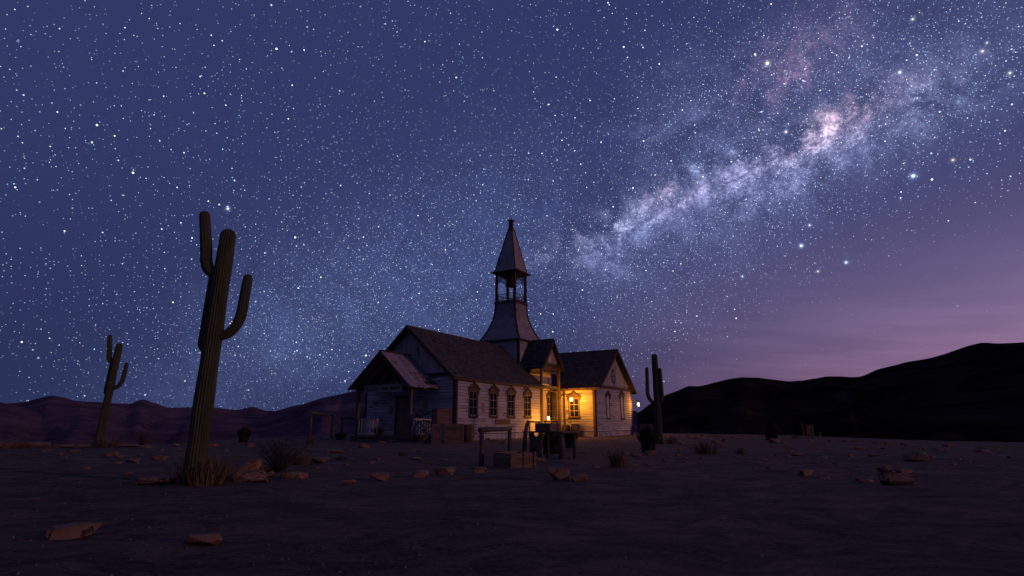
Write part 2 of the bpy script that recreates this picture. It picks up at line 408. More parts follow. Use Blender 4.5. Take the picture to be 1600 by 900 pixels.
ridge('terrain', 'mountain', [(405, 652), (430, 643), (470, 632), (500, 623), (545, 612), (590, 604), (640, 607), (760, 622), (860, 640)], 260, -.75, .22, 6.1, .8)
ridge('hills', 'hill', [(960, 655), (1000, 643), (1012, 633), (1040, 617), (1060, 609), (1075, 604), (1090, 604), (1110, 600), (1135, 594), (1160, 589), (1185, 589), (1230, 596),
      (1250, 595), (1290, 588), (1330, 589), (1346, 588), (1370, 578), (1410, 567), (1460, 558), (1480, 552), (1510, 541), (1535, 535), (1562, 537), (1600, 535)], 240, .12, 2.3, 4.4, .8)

# ------------------------------------------------------------------ church
TH = math.atan2(.856, .518)
C1 = (-3.43, 33.7)
church = thing('church', (C1[0], C1[1], 0), 'old white clapboard church with shingled roofs and a tall open bell tower', 'church', rz=TH)
def loc2w(x, y, z=0):
    c, s_ = math.cos(TH), math.sin(TH)
    return Vector((C1[0] + c * x - s_ * y, C1[1] + s_ * x + c * y, z))
def wall_x(px, y=0., zc=.9):          # local x on a wall of constant local y that shows at px
    k = (px - 800) / FPX; c, s_ = math.cos(TH), math.sin(TH)
    X0, Y0 = C1[0] - s_ * y, C1[1] + c * y
    return (k * (CP * Y0 + SP * zc) - X0) / (c - k * CP * s_)
def wall_y(px, x=0., zc=.9):
    k = (px - 800) / FPX; c, s_ = math.cos(TH), math.sin(TH)
    X0, Y0 = C1[0] + c * x, C1[1] + s_ * x
    return (k * (CP * Y0 + SP * zc) - X0) / (-s_ - k * CP * c)
def hgt(py, x, y):                    # height of image row py at a local spot
    w = loc2w(x, y); r = ray(800, py); return CAMZ + w.y * r.z / r.y
EAVE, RIDGE, NL, NW = 3.95, 7.25, 10.9, 7.56

class Plane:     # a wall plane in church coordinates: u runs along, n points out
    def __init__(s, o, u, n): s.o, s.u, s.n = Vector(o), Vector(u), Vector(n)
    def p(s, a, z, d): return s.o + s.u * a + Vector((0, 0, z)) + s.n * d
    def slab(s, mb, a0, a1, z0, z1, d0, d1):
        mb.hexa([s.p(a0, z0, d0), s.p(a1, z0, d0), s.p(a1, z0, d1), s.p(a0, z0, d1), s.p(a0, z1, d0), s.p(a1, z1, d0), s.p(a1, z1, d1), s.p(a0, z1, d1)])
    def poly(s, mb, pts, d0, d1):
        n = len(pts); vs = [s.p(a, z, d0) for a, z in pts] + [s.p(a, z, d1) for a, z in pts]
        mb.add(vs, [tuple(range(n)), tuple(range(2 * n - 1, n - 1, -1))] + [(i, i + n, (i + 1) % n + n, (i + 1) % n) for i in range(n)])
def clap(mb, pl, a0, a1, z0, z1, holes=(), step=.19):
    z = z0
    while z < z1 - .03:
        zt = min(z + step, z1); segs = [(a0, a1)]
        for h0, h1, hz0, hz1 in holes:
            if hz1 > z + .02 and hz0 < zt - .02:
                new = []
                for p, q in segs:
                    if h0 > p: new.append((p, min(q, h0)))
                    if h1 < q: new.append((max(p, h1), q))
                segs = [x for x in new if x[1] - x[0] > .03]
        for p, q in segs:
            cuts = [p]
            while q - cuts[-1] > 4.2: cuts.append(cuts[-1] + rnd.uniform(1.6, 3.8))
            cuts.append(q)
            for c0, c1 in zip(cuts, cuts[1:]):
                j = rnd.uniform(-.004, .006); sag = rnd.uniform(-.008, .008)
                b0, b1 = .055 + j, .018
                mb.hexa([pl.p(c0 + .003, z + sag, 0), pl.p(c1 - .003, z - sag, 0), pl.p(c1 - .003, z - sag, b0), pl.p(c0 + .003, z + sag, b0),
                         pl.p(c0 + .003, zt - .014, 0), pl.p(c1 - .003, zt - .014, 0), pl.p(c1 - .003, zt - .014, b1), pl.p(c0 + .003, zt - .014, b1)])
        z = zt
def vert_boards(mb, pl, a0, a1, z0, top, step=.23):
    a = a0
    while a < a1 - .02:
        b = min(a + step, a1); g = .006; d = .03 + rnd.uniform(-.004, .008)
        zl = z0 + rnd.uniform(-.01, .02)
        t0, t1 = top(a + g), top(b - g)
        if max(t0, t1) > zl + .05:
            t0, t1 = max(t0, zl + .01), max(t1, zl + .01)
            mb.hexa([pl.p(a + g, zl, 0), pl.p(b - g, zl, 0), pl.p(b - g, zl, d), pl.p(a + g, zl, d), pl.p(a + g, t0, 0), pl.p(b - g, t1, 0), pl.p(b - g, t1, d), pl.p(a + g, t0, d)])
        a = b
def shingles(mb, e0, along, up, nrm, L, Wd, step=.25):
    """rows of loose shingles on a slope: e0 eave corner, along the eave, up the slope"""
    e0, along, up, nrm = Vector(e0), Vector(along).normalized(), Vector(up).normalized(), Vector(nrm).normalized()
    rows = int(Wd / step) + 1
    for r_ in range(rows):
        s0 = r_ * step - .03; s1 = min(s0 + step * 1.5, Wd)
        if s1 - s0 < .08: continue
        a = 0
        while a < L - .02:
            b = min(a + rnd.uniform(.16, .34), L); j = rnd.uniform(-.022, .022); lift = rnd.uniform(0, .014)
            if rnd.random() > .012:
                P = lambda q, s_, h: e0 + along * q + up * s_ + nrm * h
                mb.hexa([P(a + .004, s0 + j, .022), P(b - .004, s0 + j, .022), P(b - .004, s1, .004), P(a + .004, s1, .004),
                         P(a + .004, s0 + j, .052 + lift), P(b - .004, s0 + j, .052 + lift), P(b - .004, s1, .012), P(a + .004, s1, .012)])
            a = b
def gable_roof(x0, x1, yc, half, ze, zr, over, axis, name='roof', m='shingle', step=.25, x_over=(.45, .45)):
    """a ridge roof; axis 'x': ridge along x at y=yc. over = horizontal eave overhang"""
    deck, sh, tr = MB(), MB(), MB()
    k = (zr - ze) / half; hw = half + over; zb = zr - k * hw; A, B = x0 - x_over[0], x1 + x_over[1]
    T = lambda a, c, z: (a, c, z) if axis == 'x' else (c, a, z)
    sl = math.hypot(hw, zr - zb)
    for sg in (-1, 1):
        up = Vector(T(0, -sg * hw, zr - zb)); nr = Vector(T(0, sg * (zr - zb), hw))
        nn = nr.normalized()
        e = [Vector(T(A, yc + sg * hw, zb)), Vector(T(B, yc + sg * hw, zb)), Vector(T(B, yc, zr)), Vector(T(A, yc, zr))]
        deck.hexa([p - nn * .07 for p in e] + [p + nn * .003 for p in e])
        shingles(sh, T(A - .02, yc + sg * hw, zb), T(1, 0, 0), up, nr, B - A + .04, sl, step)
        for a in (A, B):                                   # barge boards
            sgn = -1 if a == A else 1
            p, q = Vector(T(a + sgn * .03, yc + sg * hw, zb)), Vector(T(a + sgn * .03, yc + sg * .02, zr))
            tr.beam(p - nn * .10, q - nn * .10, .05, .17, nn)
        p, q = Vector(T(A, yc + sg * (hw + .022), zb - .07)), Vector(T(B, yc + sg * (hw + .022), zb - .07))
        tr.beam(p, q, .035, .13)
    sh.beam(T(A, yc, zr + .02), T(B, yc, zr + .02), .16, .07)
    o = deck.build(name, 'dark_trim', church)
    sh.build('shingles', m, o); tr.build('barge_board', 'trim', o)
    return o

def window(pl, ac, z0, z1, w, rows=3, cols=2, shutter=False):
    """window with a pointed hood, standing in an opening of the boards"""
    fr = MB(); fw = .085
    pl.slab(fr, ac - w / 2, ac - w / 2 + fw, z0, z1, -.02, .075); pl.slab(fr, ac + w / 2 - fw, ac + w / 2, z0, z1, -.02, .075)
    pl.slab(fr, ac - w / 2 - .05, ac + w / 2 + .05, z0 - .09, z0 - .002, -.02, .12)
    hh = w * .36
    pl.poly(fr, [(ac - w / 2 - .09, z1 - .20), (ac - w / 2 + .002, z1 - .20), (ac - w / 2 + .002, z1 + .002), (ac + w / 2 - .002, z1 + .002), (ac + w / 2 - .002, z1 - .20), (ac + w / 2 + .09, z1 - .20),
                 (ac + w / 2 + .09, z1 + .12), (ac, z1 + .12 + hh), (ac - w / 2 - .09, z1 + .12)], .004, .105)
    pl.poly(fr, [(ac - w / 2 - .14, z1 + .10), (ac, z1 + .10 + hh + .04), (ac + w / 2 + .14, z1 + .10), (ac + w / 2 + .14, z1 + .17), (ac, z1 + .17 + hh + .04), (ac - w / 2 - .14, z1 + .17)], .002, .15)
    o = fr.build('window', 'trim', church)
    a0, a1 = ac - w / 2 + fw, ac + w / 2 - fw
    if shutter:
        sb = MB(); n = 3
        for i in range(n):
            pl.slab(sb, a0 + (a1 - a0) * i / n + .006, a0 + (a1 - a0) * (i + 1) / n - .006, z0, z1, .01, .04)
        sb.build('shutter', 'pale', o)
    else:
        g_ = MB(); pl.slab(g_, a0, a1, z0, z1, -.01, .008); g_.build('pane', 'glass', o)
        mu = MB(); b = .032
        for i in range(cols + 1):
            a = a0 + (a1 - a0) * i / cols; pl.slab(mu, a - b / 2 if 0 < i < cols else (a if i == 0 else a - b), a + b / 2 if 0 < i < cols else (a + b if i == 0 else a), z0, z1, .010, .046)
        for i in range(rows + 1):
            z = z0 + (z1 - z0) * i / rows; zz0 = z - b / 2 if 0 < i < rows else (z if i == 0 else z - b)
            pl.slab(mu, a0 + .002, a1 - .002, zz0, zz0 + b, .012, .044)
        mu.build('glazing_bars', 'muntin', o)
    return (ac - w / 2 - .01, ac + w / 2 + .01, z0 - .05, z1 + .05)

def building_core(poly_axis, poly, a, b, name):
    mb = MB(); mb.prism(poly, poly_axis, a, b); return mb.build(name, 'dark_trim', church)  # core coloured dark so the board gaps draw in the lap shadows

# nave ---------------------------------------------------------------
building_core('x', [(0, 0), (NW, 0), (NW, EAVE), (NW / 2, RIDGE - .12), (0, EAVE)], 0, NL, 'nave_core')
P_long = Plane((0, 0, 0), (1, 0, 0), (0, -1, 0))
P_gab = Plane((0, 0, 0), (0, 1, 0), (-1, 0, 0))
holes = []
for px in (738.6, 770.2, 797.6, 823.6):
    ac = wall_x(px); holes.append(window(P_long, ac, 1.53, 3.04, .98))
nw = MB(); clap(nw, P_long, .0, NL, .42, EAVE - .02, holes); vert_boards(nw, P_long, 0, NL, .0, lambda a: .40, .3)
nw.build('side_wall', 'siding', church)
back = Plane((0, NW, 0), (1, 0, 0), (0, 1, 0)); b_ = MB(); clap(b_, back, 0, NL, .05, EAVE - .02); b_.build('side_wall', 'siding', church)
dc = wall_y(630, 0, 1.0)
gw = MB(); clap(gw, P_gab, 0, NW, .05, EAVE - .02, [(dc - .56, dc + .56, 0, 2.62)]); gw.build('front_wall', 'siding', church)
gv = MB(); vert_boards(gv, P_gab, .1, NW - .1, EAVE + .14, lambda a: EAVE + (RIDGE - EAVE) * (1 - abs(a - NW / 2) / (NW / 2)) - .12); gv.build('gable_boards', 'siding_v', church)
tr = MB()
P_gab.slab(tr, -.04, NW + .04, EAVE - .06, EAVE + .17, .0, .085)
for pl, a in ((P_long, 0), (P_long, NL - .16)): pl.slab(tr, a, a + .16, .0, EAVE - .03, -.01, .062)
for a in (0, NW - .16): P_gab.slab(tr, a, a + .16, .0, EAVE - .065, -.01, .062)
P_long.slab(tr, .16, NL - .16, .385, .425, .0, .06)
tr.build('corner_trim', 'dark_trim', church)
gable_roof(0, NL, NW / 2, NW / 2, EAVE, RIDGE, .20, 'x', x_over=(.5, .3))

# door ----------------------------------------------------------------
fr = MB()
P_gab.slab(fr, dc - .62, dc - .48, .30, 2.62, 0, .07); P_gab.slab(fr, dc + .48, dc + .62, .30, 2.62, 0, .07); P_gab.slab(fr, dc - .66, dc + .66, 2.622, 2.78, 0, .09)
dr = MB()
for i in range(5): P_gab.slab(dr, dc - .48 + .192 * i + .004, dc - .48 + .192 * (i + 1) - .004, .32, 2.61, .0, .035)
for z in (.65, 1.45, 2.25): P_gab.slab(dr, dc - .44, dc + .44, z, z + .14, .037, .06)
do = dr.build('door', 'door', church); fr.build('door_frame', 'dark_trim', do)
h = MB(); h.tube([P_gab.p(dc + .36, 1.3, .06), P_gab.p(dc + .36, 1.3, .13)], [.035, .045], 8); h.build('handle', 'iron', do)

# entrance porch ---------------------------------------------------------
PT, PH = 2.2, 2.15
yc = NW / 2
fl = MB()
for i in range(9): fl.box(-2.45 + .27 * i + .005, -2.45 + .27 * (i + 1) - .005, yc - 2.45, yc + 2.45, .24, .31)
fl.box(-2.40, -.03, yc - 2.4, yc + 2.4, -.05, .235); fl.box(-2.75, -2.46, dc - 1.0, dc + 1.0, -.05, .15)
fl.build('porch_floor', 'crate', church)
for yy in (yc - PH, yc + PH):
    pm = MB(); pm.box(-PT - .09, -PT + .09, yy - .09, yy + .09, .312, 3.02); pm.build('porch_post', 'post', church)
bm_ = MB(); bm_.box(-PT - .08, -PT + .08, yc - PH - .2, yc + PH + .2, 3.022, 3.2)
for yy in (yc - PH, yc + PH): bm_.box(-PT + .082, -.04, yy - .07, yy + .07, 3.03, 3.18)
bm_.beam((-PT, yc, 3.2), (-PT, yc, 5.05), .12); bm_.beam((-PT, yc - 1.5, 3.2), (-PT, yc - .06, 4.6), .1); bm_.beam((-PT, yc + 1.5, 3.2), (-PT, yc + .06, 4.6), .1)
bm_.build('porch_beam', 'dark_trim', church)
# porch roof in long boards
pr, ptm = MB(), MB(); hw, zr, zb = 2.56, 5.33, 3.12
for sg in (-1, 1):
    nn = Vector((0, sg * (zr - zb), hw)).normalized(); n = 10
    for i in range(n):
        a0, a1 = -2.74 + 2.74 * i / n + .006, -2.74 + 2.74 * (i + 1) / n - .006; dz = rnd.uniform(0, .015); ex = rnd.uniform(-.05, .06)
        p = [Vector((a0, yc + sg * (hw + ex), zb - ex * .86)), Vector((a1, yc + sg * (hw + ex), zb - ex * .86)), Vector((a1, yc, zr)), Vector((a0, yc, zr))]
        pr.hexa([q + nn * dz for q in p] + [q + nn * (dz + .035) for q in p])
    for a in (-2.77,):
        ptm.beam(Vector((a, yc + sg * hw, zb)) - nn * .08, Vector((a, yc + sg * .03, zr)) - nn * .08, .05, .18, nn)
    for a in (-2.1, -1.2, -.3): ptm.beam(Vector((a, yc + sg * hw * .97, zb + .06)) - nn * .07, Vector((a, yc, zr)) - nn * .07, .06, .1, nn)
ptm.beam((-2.78, yc, zr + .05), (-.02, yc, zr + .05), .2, .08)
po = pr.build('porch_roof', 'tin', church); ptm.build('rafter', 'trim', po)
lb = MB(); nn = Vector((0, -(zr - zb), hw)).normalized(); up = Vector((0, hw, zr - zb)).normalized()
e = Vector((-1.05, yc - hw, zb)) + up * .42 + nn * .075; lb.beam(e, e + Vector((1.0, 0, 0)) + up * .12, .26, .05, nn); lb.build('patch_board', 'dark_trim', po)
# railings
def railing(p, q, name='railing', m='pale', n=8, z0=.42, z1=1.28, par=None):
    mb = MB(); p, q = Vector(p), Vector(q)
    mb.beam(p + Vector((0, 0, z1)), q + Vector((0, 0, z1)), .09, .07); mb.beam(p + Vector((0, 0, z0)), q + Vector((0, 0, z0)), .07, .07)
    for i in range(n + 1):
        c = p + (q - p) * (i / n); mb.box(c.x - .028, c.x + .028, c.y - .028, c.y + .028, c.z + z0 + .036, c.z + z1 - .036)
    return mb.build(name, m, par or church)
railing((-PT, yc + PH - .14, 0), (-PT, yc + .42, 0), n=6)
railing((-PT + .14, yc - PH, 0), (-.12, yc - PH, 0), n=8)
railing((-PT + .14, yc + PH, 0), (-.12, yc + PH, 0), n=8)

# tower -----------------------------------------------------------------
tcx, tcy = 12.72, NW / 2
tw = MB(); hb = 1.80; ZB, ZF, ZE = 7.72, 11.12, 13.95
tw.box(tcx - hb, tcx + hb, tcy - hb, tcy + hb, 0, ZB)
to = tw.build('bell_tower', 'dark_trim', church)  # dark box: its colour fills the tower board gaps as lap shadow lines
tb = MB()
for o_, u_, n_ in (((tcx - hb, tcy - hb, 0), (0, 1, 0), (-1, 0, 0)), ((tcx - hb, tcy - hb, 0), (1, 0, 0), (0, -1, 0)), ((tcx + hb, tcy - hb, 0), (0, 1, 0), (1, 0, 0)), ((tcx - hb, tcy + hb, 0), (1, 0, 0), (0, 1, 0))):
    clap(tb, Plane(o_, u_, n_), 0, 2 * hb, 4.0, ZB - .02)
tb.build('tower_boards', 'siding', to)
fl_, tt = MB(), MB()
def hwf(s_): return .97 + (1.98 - .97) * (1 - s_) ** 2.1
NS = 12
for i in range(NS):
    s0, s1 = i / NS, (i + 1) / NS; z0, z1 = ZB + (ZF - ZB) * s0, ZB + (ZF - ZB) * s1; h0, h1 = hwf(s0), hwf(s1)
    sq = lambda h_, z: [(tcx - h_, tcy - h_, z), (tcx + h_, tcy - h_, z), (tcx + h_, tcy + h_, z), (tcx - h_, tcy + h_, z)]
    fl_.add(sq(h0, z0) + sq(h1, z1), [(0, 1, 5, 4), (1, 2, 6, 5), (2, 3, 7, 6), (3, 0, 4, 7)])
    for a, b in ((-1, -1), (1, -1), (1, 1), (-1, 1)):
        tt.beam((tcx + a * h0, tcy + b * h0, z0 - .01), (tcx + a * h1, tcy + b * h1, z1 + .01), .13)
fl_.build('flared_skirt', 'tower', to, smooth=False)
tt.box(tcx - 2.03, tcx + 2.03, tcy - 2.03, tcy + 2.03, ZB - .10, ZB + .05)
for a, b in ((-1, -1), (1, -1), (1, 1), (-1, 1)): tt.box(tcx + a * hb - .09, tcx + a * hb + .09, tcy + b * hb - .09, tcy + b * hb + .09, 3.0, ZB - .11)
tt.build('corner_trim', 'dark_trim', to)
pf = MB(); pf.box(tcx - 1.08, tcx + 1.08, tcy - 1.08, tcy + 1.08, ZF - .04, ZF + .12); pf.build('belfry_floor', 'trim', to)
for a, b in ((-1, -1), (1, -1), (1, 1), (-1, 1)):
    q = MB(); q.box(tcx + a * .92 - .095, tcx + a * .92 + .095, tcy + b * .92 - .095, tcy + b * .92 + .095, ZF + .122, ZE - .122); q.build('belfry_post', 'trim', to)
rl = MB(); vl = MB()
cs = [(-1, -1), (1, -1), (1, 1), (-1, 1)]
for i in range(4):
    (a, b), (c, d) = cs[i], cs[(i + 1) % 4]
    p, q = Vector((tcx + a * .92, tcy + b * .92, ZF)), Vector((tcx + c * .92, tcy + d * .92, ZF))
    for z in (.22, .78): rl.beam(p + Vector((0, 0, z)), q + Vector((0, 0, z)), .045)
    for k in range(1, 10):
        m_ = p + (q - p) * (k / 10); rl.box(m_.x - .014, m_.x + .014, m_.y - .014, m_.y + .014, ZF + .24, ZF + .76)
    p.z = q.z = ZE
    vl.beam(p + Vector((0, 0, -.20)), q + Vector((0, 0, -.20)), .07, .10)
    vl.beam(p + Vector((0, 0, -.74)), q + Vector((0, 0, -.74)), .04)
    for k in range(1, 14):
        m_ = p + (q - p) * (k / 14); vl.box(m_.x - .016, m_.x + .016, m_.y - .016, m_.y + .016, ZE - .72, ZE - .25)
    for f0, f1 in ((.06, .24), (.94, .76)):
        vl.beam(p + (q - p) * f0 + Vector((0, 0, -1.05)), p + (q - p) * f1 + Vector((0, 0, -.74)), .05)
rl.build('railing', 'trim', to); vl.build('valance', 'trim', to)
be = MB(); be.lathe([(.04, .95), (.16, .93), (.22, .80), (.26, .52), (.33, .26), (.46, .06), (.52, .0), (.46, .0), (.3, .1)], 20, (tcx, tcy, ZE - 1.22)); be.build('bell', 'bronze', to, smooth=True)
by = MB(); by.beam((tcx - .9, tcy, ZE - .22), (tcx + .9, tcy, ZE - .22), .12); by.build('bell_beam', 'dark_trim', to)
spm = MB(); sq = lambda h_, z: [(tcx - h_, tcy - h_, z), (tcx + h_, tcy - h_, z), (tcx + h_, tcy + h_, z), (tcx - h_, tcy + h_, z)]
ZT = 17.95
def ring(mb, pr_):
    for (h0, z0), (h1, z1) in zip(pr_, pr_[1:]): mb.add(sq(h0, z0) + sq(h1, z1), [(0, 1, 5, 4), (1, 2, 6, 5), (2, 3, 7, 6), (3, 0, 4, 7)])
ring(spm, [(.02, ZE - .12), (1.27, ZE - .12), (1.27, ZE - .02), (1.02, ZE + .16), (.21, ZT), (.02, ZT)])
so = spm.build('spire', 'tower', church)
tm = MB()
for a, b in cs: tm.beam((tcx + a * 1.02, tcy + b * 1.02, ZE + .16), (tcx + a * .21, tcy + b * .21, ZT), .085)
tm.box(tcx - 1.30, tcx + 1.30, tcy - 1.30, tcy + 1.30, ZE - .11, ZE - .03); tm.box(tcx - .26, tcx + .26, tcy - .26, tcy + .26, ZT - .03, ZT + .05)
tm.build('spire_trim', 'dark_trim', so)
fi = MB(); ring(fi, [(.02, ZT + .04), (.19, ZT + .05), (.15, ZT + .85), (.23, ZT + .87), (.24, ZT + .97), (.15, ZT + 1.0), (.10, ZT + 1.07), (.02, ZT + 1.08)])
fi.tube([(tcx, tcy, ZT + 1.0), (tcx, tcy, ZT + 1.75)], [.02, .008], 6); fi.build('finial', 'trim', so)

# two-storey open portico ----------------------------------------------------
qx0, qx1 = 11.08, 14.12; qc = (qx0 + qx1) / 2; zq, zqr = 5.72, 7.72
wy = .95
building_core('x', [(wy, 0), (6.5, 0), (6.5, 5.5), (wy, 5.5)], NL + .01, 14.6, 'hall_core')
P_bk = Plane((0, wy, 0), (1, 0, 0), (0, -1, 0))
ax = wall_x(858.5, wy)
hk = [window(P_bk, ax, hgt(653, ax, wy), hgt(620.5, ax, wy), 1.0)]
k_ = MB(); clap(k_, P_bk, NL + .02, 14.58, .05, 5.45, hk); k_.build('rear_wall', 'siding', church)
for x, w in ((qx0, .18), (qx1, .20)):
    q = MB(); q.box(x - w / 2, x + w / 2, -w / 2, w / 2, -.05, zq - .17); q.build('portico_post', 'post', church)
q = MB(); q.box(qx0 + .45, qx0 + .57, .5, .62, -.05, 3.8); q.build('portico_post', 'post', church)
q = MB()
q.box(qx0 - .14, qx1 + .14, -.11, .11, zq - .165, zq + .02); q.box(qx0 + .1, qx1 - .11, -.10, .10, hgt(607.5, qc, 0), hgt(603, qc, 0))
q.box(qx0 + .1, qx1 - .11, -.08, .08, hgt(583, qc, 0), hgt(580.5, qc, 0))
for x in (qx0, qx1): q.box(x - .08, x + .08, .12, wy - .05, zq - .16, zq); q.box(x - .07, x + .07, .12, wy - .05, 3.78, 3.92)
q.build('portico_beam', 'dark_trim', church)
q = MB(); pp = Plane((0, .0, 0), (1, 0, 0), (0, -1, 0)); vert_boards(q, pp, qx0 + .1, qx1 - .1, hgt(580.3, qc, 0) + .01, lambda a: zq - .17, .2); q.build('header_boards', 'trim', church)
q = MB(); vert_boards(q, Plane((0, -.02, 0), (1, 0, 0), (0, -1, 0)), qx0 - .02, qx1 + .02, zq + .03, lambda a: zq + (zqr - zq) * (1 - abs(a - qc) / (qx1 - qc + .1)) - .1, .22)
q.poly = None; q.build('gable_boards', 'siding_v', church)
q = MB(); q.prism([(qx0, zq + .02), (qx1, zq + .02), (qc, zqr - .12)], 'y', .0, 2.0); q.build('portico_attic', 'siding', church)
q = MB()
for i in range(16):
    y = .2 + i * .11
    if y < 1.9: q.box(qx0 - .03, qx0 + .03, y - .02, y + .02, zq - .78, zq - .18)
q.box(qx0 - .035, qx0 + .035, .12, 1.9, zq - .84, zq - .785); q.build('valance', 'post', church)
gable_roof(-.02, 1.95, qc, (qx1 - qx0) / 2, zq, zqr, .30, 'y', step=.22, x_over=(.36, .0))
q = MB()
q.beam((qx0 + .15, -.16, 3.55), (qx0 + 2.6, -.16, 3.50), .05); q.beam((qx0 + 1.1, -.16, 3.5), (qx0 + 1.7, -.16, 3.75), .05)
q.build('broken_bracket', 'dark_trim', church)
dpx = MB(); dpx.tube([(14.42, -.35, 0), (14.42, -.35, 3.7)], [.05, .05], 8); dpx.build('drainpipe', 'iron', church)

# wing ---------------------------------------------------------------------
wx0, wx1, wy0, wy1 = 14.55, 23.2, -3.0, 10.0
wc = (wx0 + wx1) / 2; WR = 7.35
building_core('y', [(wx0, 0), (wx1, 0), (wx1, EAVE), (wc, WR - .12), (wx0, EAVE)], wy0, wy1, 'wing_core')
P_ws = Plane((wx0, 0, 0), (0, 1, 0), (-1, 0, 0)); P_wf = Plane((0, wy0, 0), (1, 0, 0), (0, -1, 0))
ay = wall_y(897.5, wx0); w1 = window(P_ws, ay, hgt(651.5, wx0, ay), hgt(622.5, wx0, ay), .98, rows=3)
k_ = MB(); clap(k_, P_ws, wy0, wy - .06, .42, EAVE - .02, [w1]); vert_boards(k_, P_ws, wy0, wy - .06, 0, lambda a: .40, .3); k_.build('side_wall', 'siding', church)
hl = []
for px in (949.6, 971.8):
    ac = wall_x(px, wy0); hl.append(window(P_wf, ac, hgt(653, ac, wy0), hgt(620, ac, wy0), .82, shutter=True))
k_ = MB(); clap(k_, P_wf, wx0, wx1, .42, EAVE - .02, hl); vert_boards(k_, P_wf, wx0, wx1, 0, lambda a: .40, .3); k_.build('front_wall', 'siding', church)
k_ = MB(); P_we = Plane((wx1, 0, 0), (0, 1, 0), (1, 0, 0)); clap(k_, P_we, wy0, wy1, .05, EAVE - .02); k_.build('side_wall', 'siding', church)
k_ = MB(); vert_boards(k_, P_wf, wx0 + .05, wx1 - .05, EAVE + .14, lambda a: EAVE + (WR - EAVE) * (1 - abs(a - wc) / ((wx1 - wx0) / 2)) - .12, .25); k_.build('gable_boards', 'siding_v', church)
tr = MB(); P_wf.slab(tr, wx0 - .04, wx1 + .04, EAVE - .06, EAVE + .17, 0, .085)
for a in (wx0, wx1 - .18): P_wf.slab(tr, a, a + .18, 0, EAVE - .065, -.01, .064)
P_ws.slab(tr, wy0, wy0 + .18, 0, EAVE - .05, -.01, .062); P_ws.slab(tr, wy0 + .18, wy - .1, .385, .425, 0, .06); P_wf.slab(tr, wx0 + .18, wx1 - .18, .385, .425, 0, .06)
tr.build('corner_trim', 'trim', church)
gable_roof(wy0, wy1, wc, (wx1 - wx0) / 2, EAVE, WR, .20, 'y', x_over=(.5, .3))
rw = MB(); oc = wall_x(957, wy0, 4.4); oz = hgt(588.5, oc, wy0)
n = 28
for i in range(n):
    a0, a1 = 2 * PI * i / n, 2 * PI * (i + 1) / n
    P_wf.poly(rw, [(oc + .40 * math.cos(a0), oz + .62 * math.sin(a0)), (oc + .40 * math.cos(a1), oz + .62 * math.sin(a1)), (oc + .31 * math.cos(a1), oz + .53 * math.sin(a1)), (oc + .31 * math.cos(a0), oz + .53 * math.sin(a0))], .02, .085)
P_wf.slab(rw, oc - .02, oc + .02, oz - .53, oz + .53, .05, .075); P_wf.slab(rw, oc - .31, oc + .31, oz - .02, oz + .02, .05, .074)
ro = rw.build('oval_window', 'trim', church)
pn = MB(); P_wf.poly(pn, [(oc + .33 * math.cos(2 * PI * i / n), oz + .55 * math.sin(2 * PI * i / n)) for i in range(n)], .0, .048); pn.build('pane', 'siding_v', ro)
# lean-to on the far side
k_ = MB(); k_.hexa([(wx1 + .04, -2.7, 3.52), (wx1 + 1.3, -2.7, 3.06), (wx1 + 1.3, 3, 3.06), (wx1 + .04, 3, 3.52), (wx1 + .04, -2.7, 3.60), (wx1 + 1.3, -2.7, 3.14), (wx1 + 1.3, 3, 3.14), (wx1 + .04, 3, 3.60)])
lo = k_.build('lean_to_roof', 'shingle', church)
k_ = MB(); k_.beam((wx1 + .05, -2.6, 2.75), (wx1 + .75, -2.6, 3.2), .10); k_.beam((wx1 + .05, -2.6, 3.05), (wx1 + 1.2, -2.6, 3.05), .09); k_.beam((wx1 + .02, wy0 - .10, 3.09), (wx1 + .50, wy0 - .62, 3.09), .06); k_.build('bracket', 'post', lo)
# bracket arm that carries the lamp over the side wall
lx, ly = 13.42, -1.44
k_ = MB(); k_.beam((qx1 - .02, -.1, 3.32), (lx + .05, ly - .1, 3.32), .055); k_.beam((qx1 - .02, -.1, 2.95), (lx + .1, -.55, 3.30), .04); k_.build('lamp_arm', 'iron', church)

# ------------------------------------------------------------------ lanterns
def lantern(loc, label, power, hang=.25, s=1.0):
    o = thing('lantern', loc, label, 'lantern', 'lit lanterns around the church')
    b = MB(); b.lathe([(.085, -.17), (.10, -.16), (.10, -.13), (.07, -.12)], 12); b.lathe([(.10, .13), (.11, .15), (.05, .21), (.03, .24)], 12)
    for i in range(4):
        a = PI / 4 + i * PI / 2; b.tube([(.095 * math.cos(a), .095 * math.sin(a), -.14), (.095 * math.cos(a), .095 * math.sin(a), .14)], [.008, .008], 5)
    b.build('lantern_frame', 'iron', o)
    g_ = MB(); g_.lathe([(.06, -.12), (.085, -.06), (.085, .06), (.06, .125)], 14); g_.build('lit_glass', 'flame', o, smooth=True)
    if hang:
        h_ = MB(); h_.tube([(0, 0, .235), (0, 0, .235 + hang)], [.008, .008], 5); h_.build('hook', 'iron', o)
    ld = bpy.data.lights.new('lantern_light', 'POINT'); ld.energy = power; ld.color = (1.0, .365, .016); ld.shadow_soft_size = .06
    lo_ = bpy.data.objects.new('lantern_light', ld); C.objects.link(lo_); lo_.parent = o; lo_.location = (0, 0, 0)
    o.scale = (s,) * 3
    return o
lantern(loc2w(lx, ly, 2.88), 'lit lantern hanging from an iron arm in front of the side wall window', 430, .19, 1.15)
lantern(loc2w(wx1 + .42, wy0 - .55, 2.74), 'lit lantern hanging under the lean-to roof at the far corner', 210, .06, 1.15)

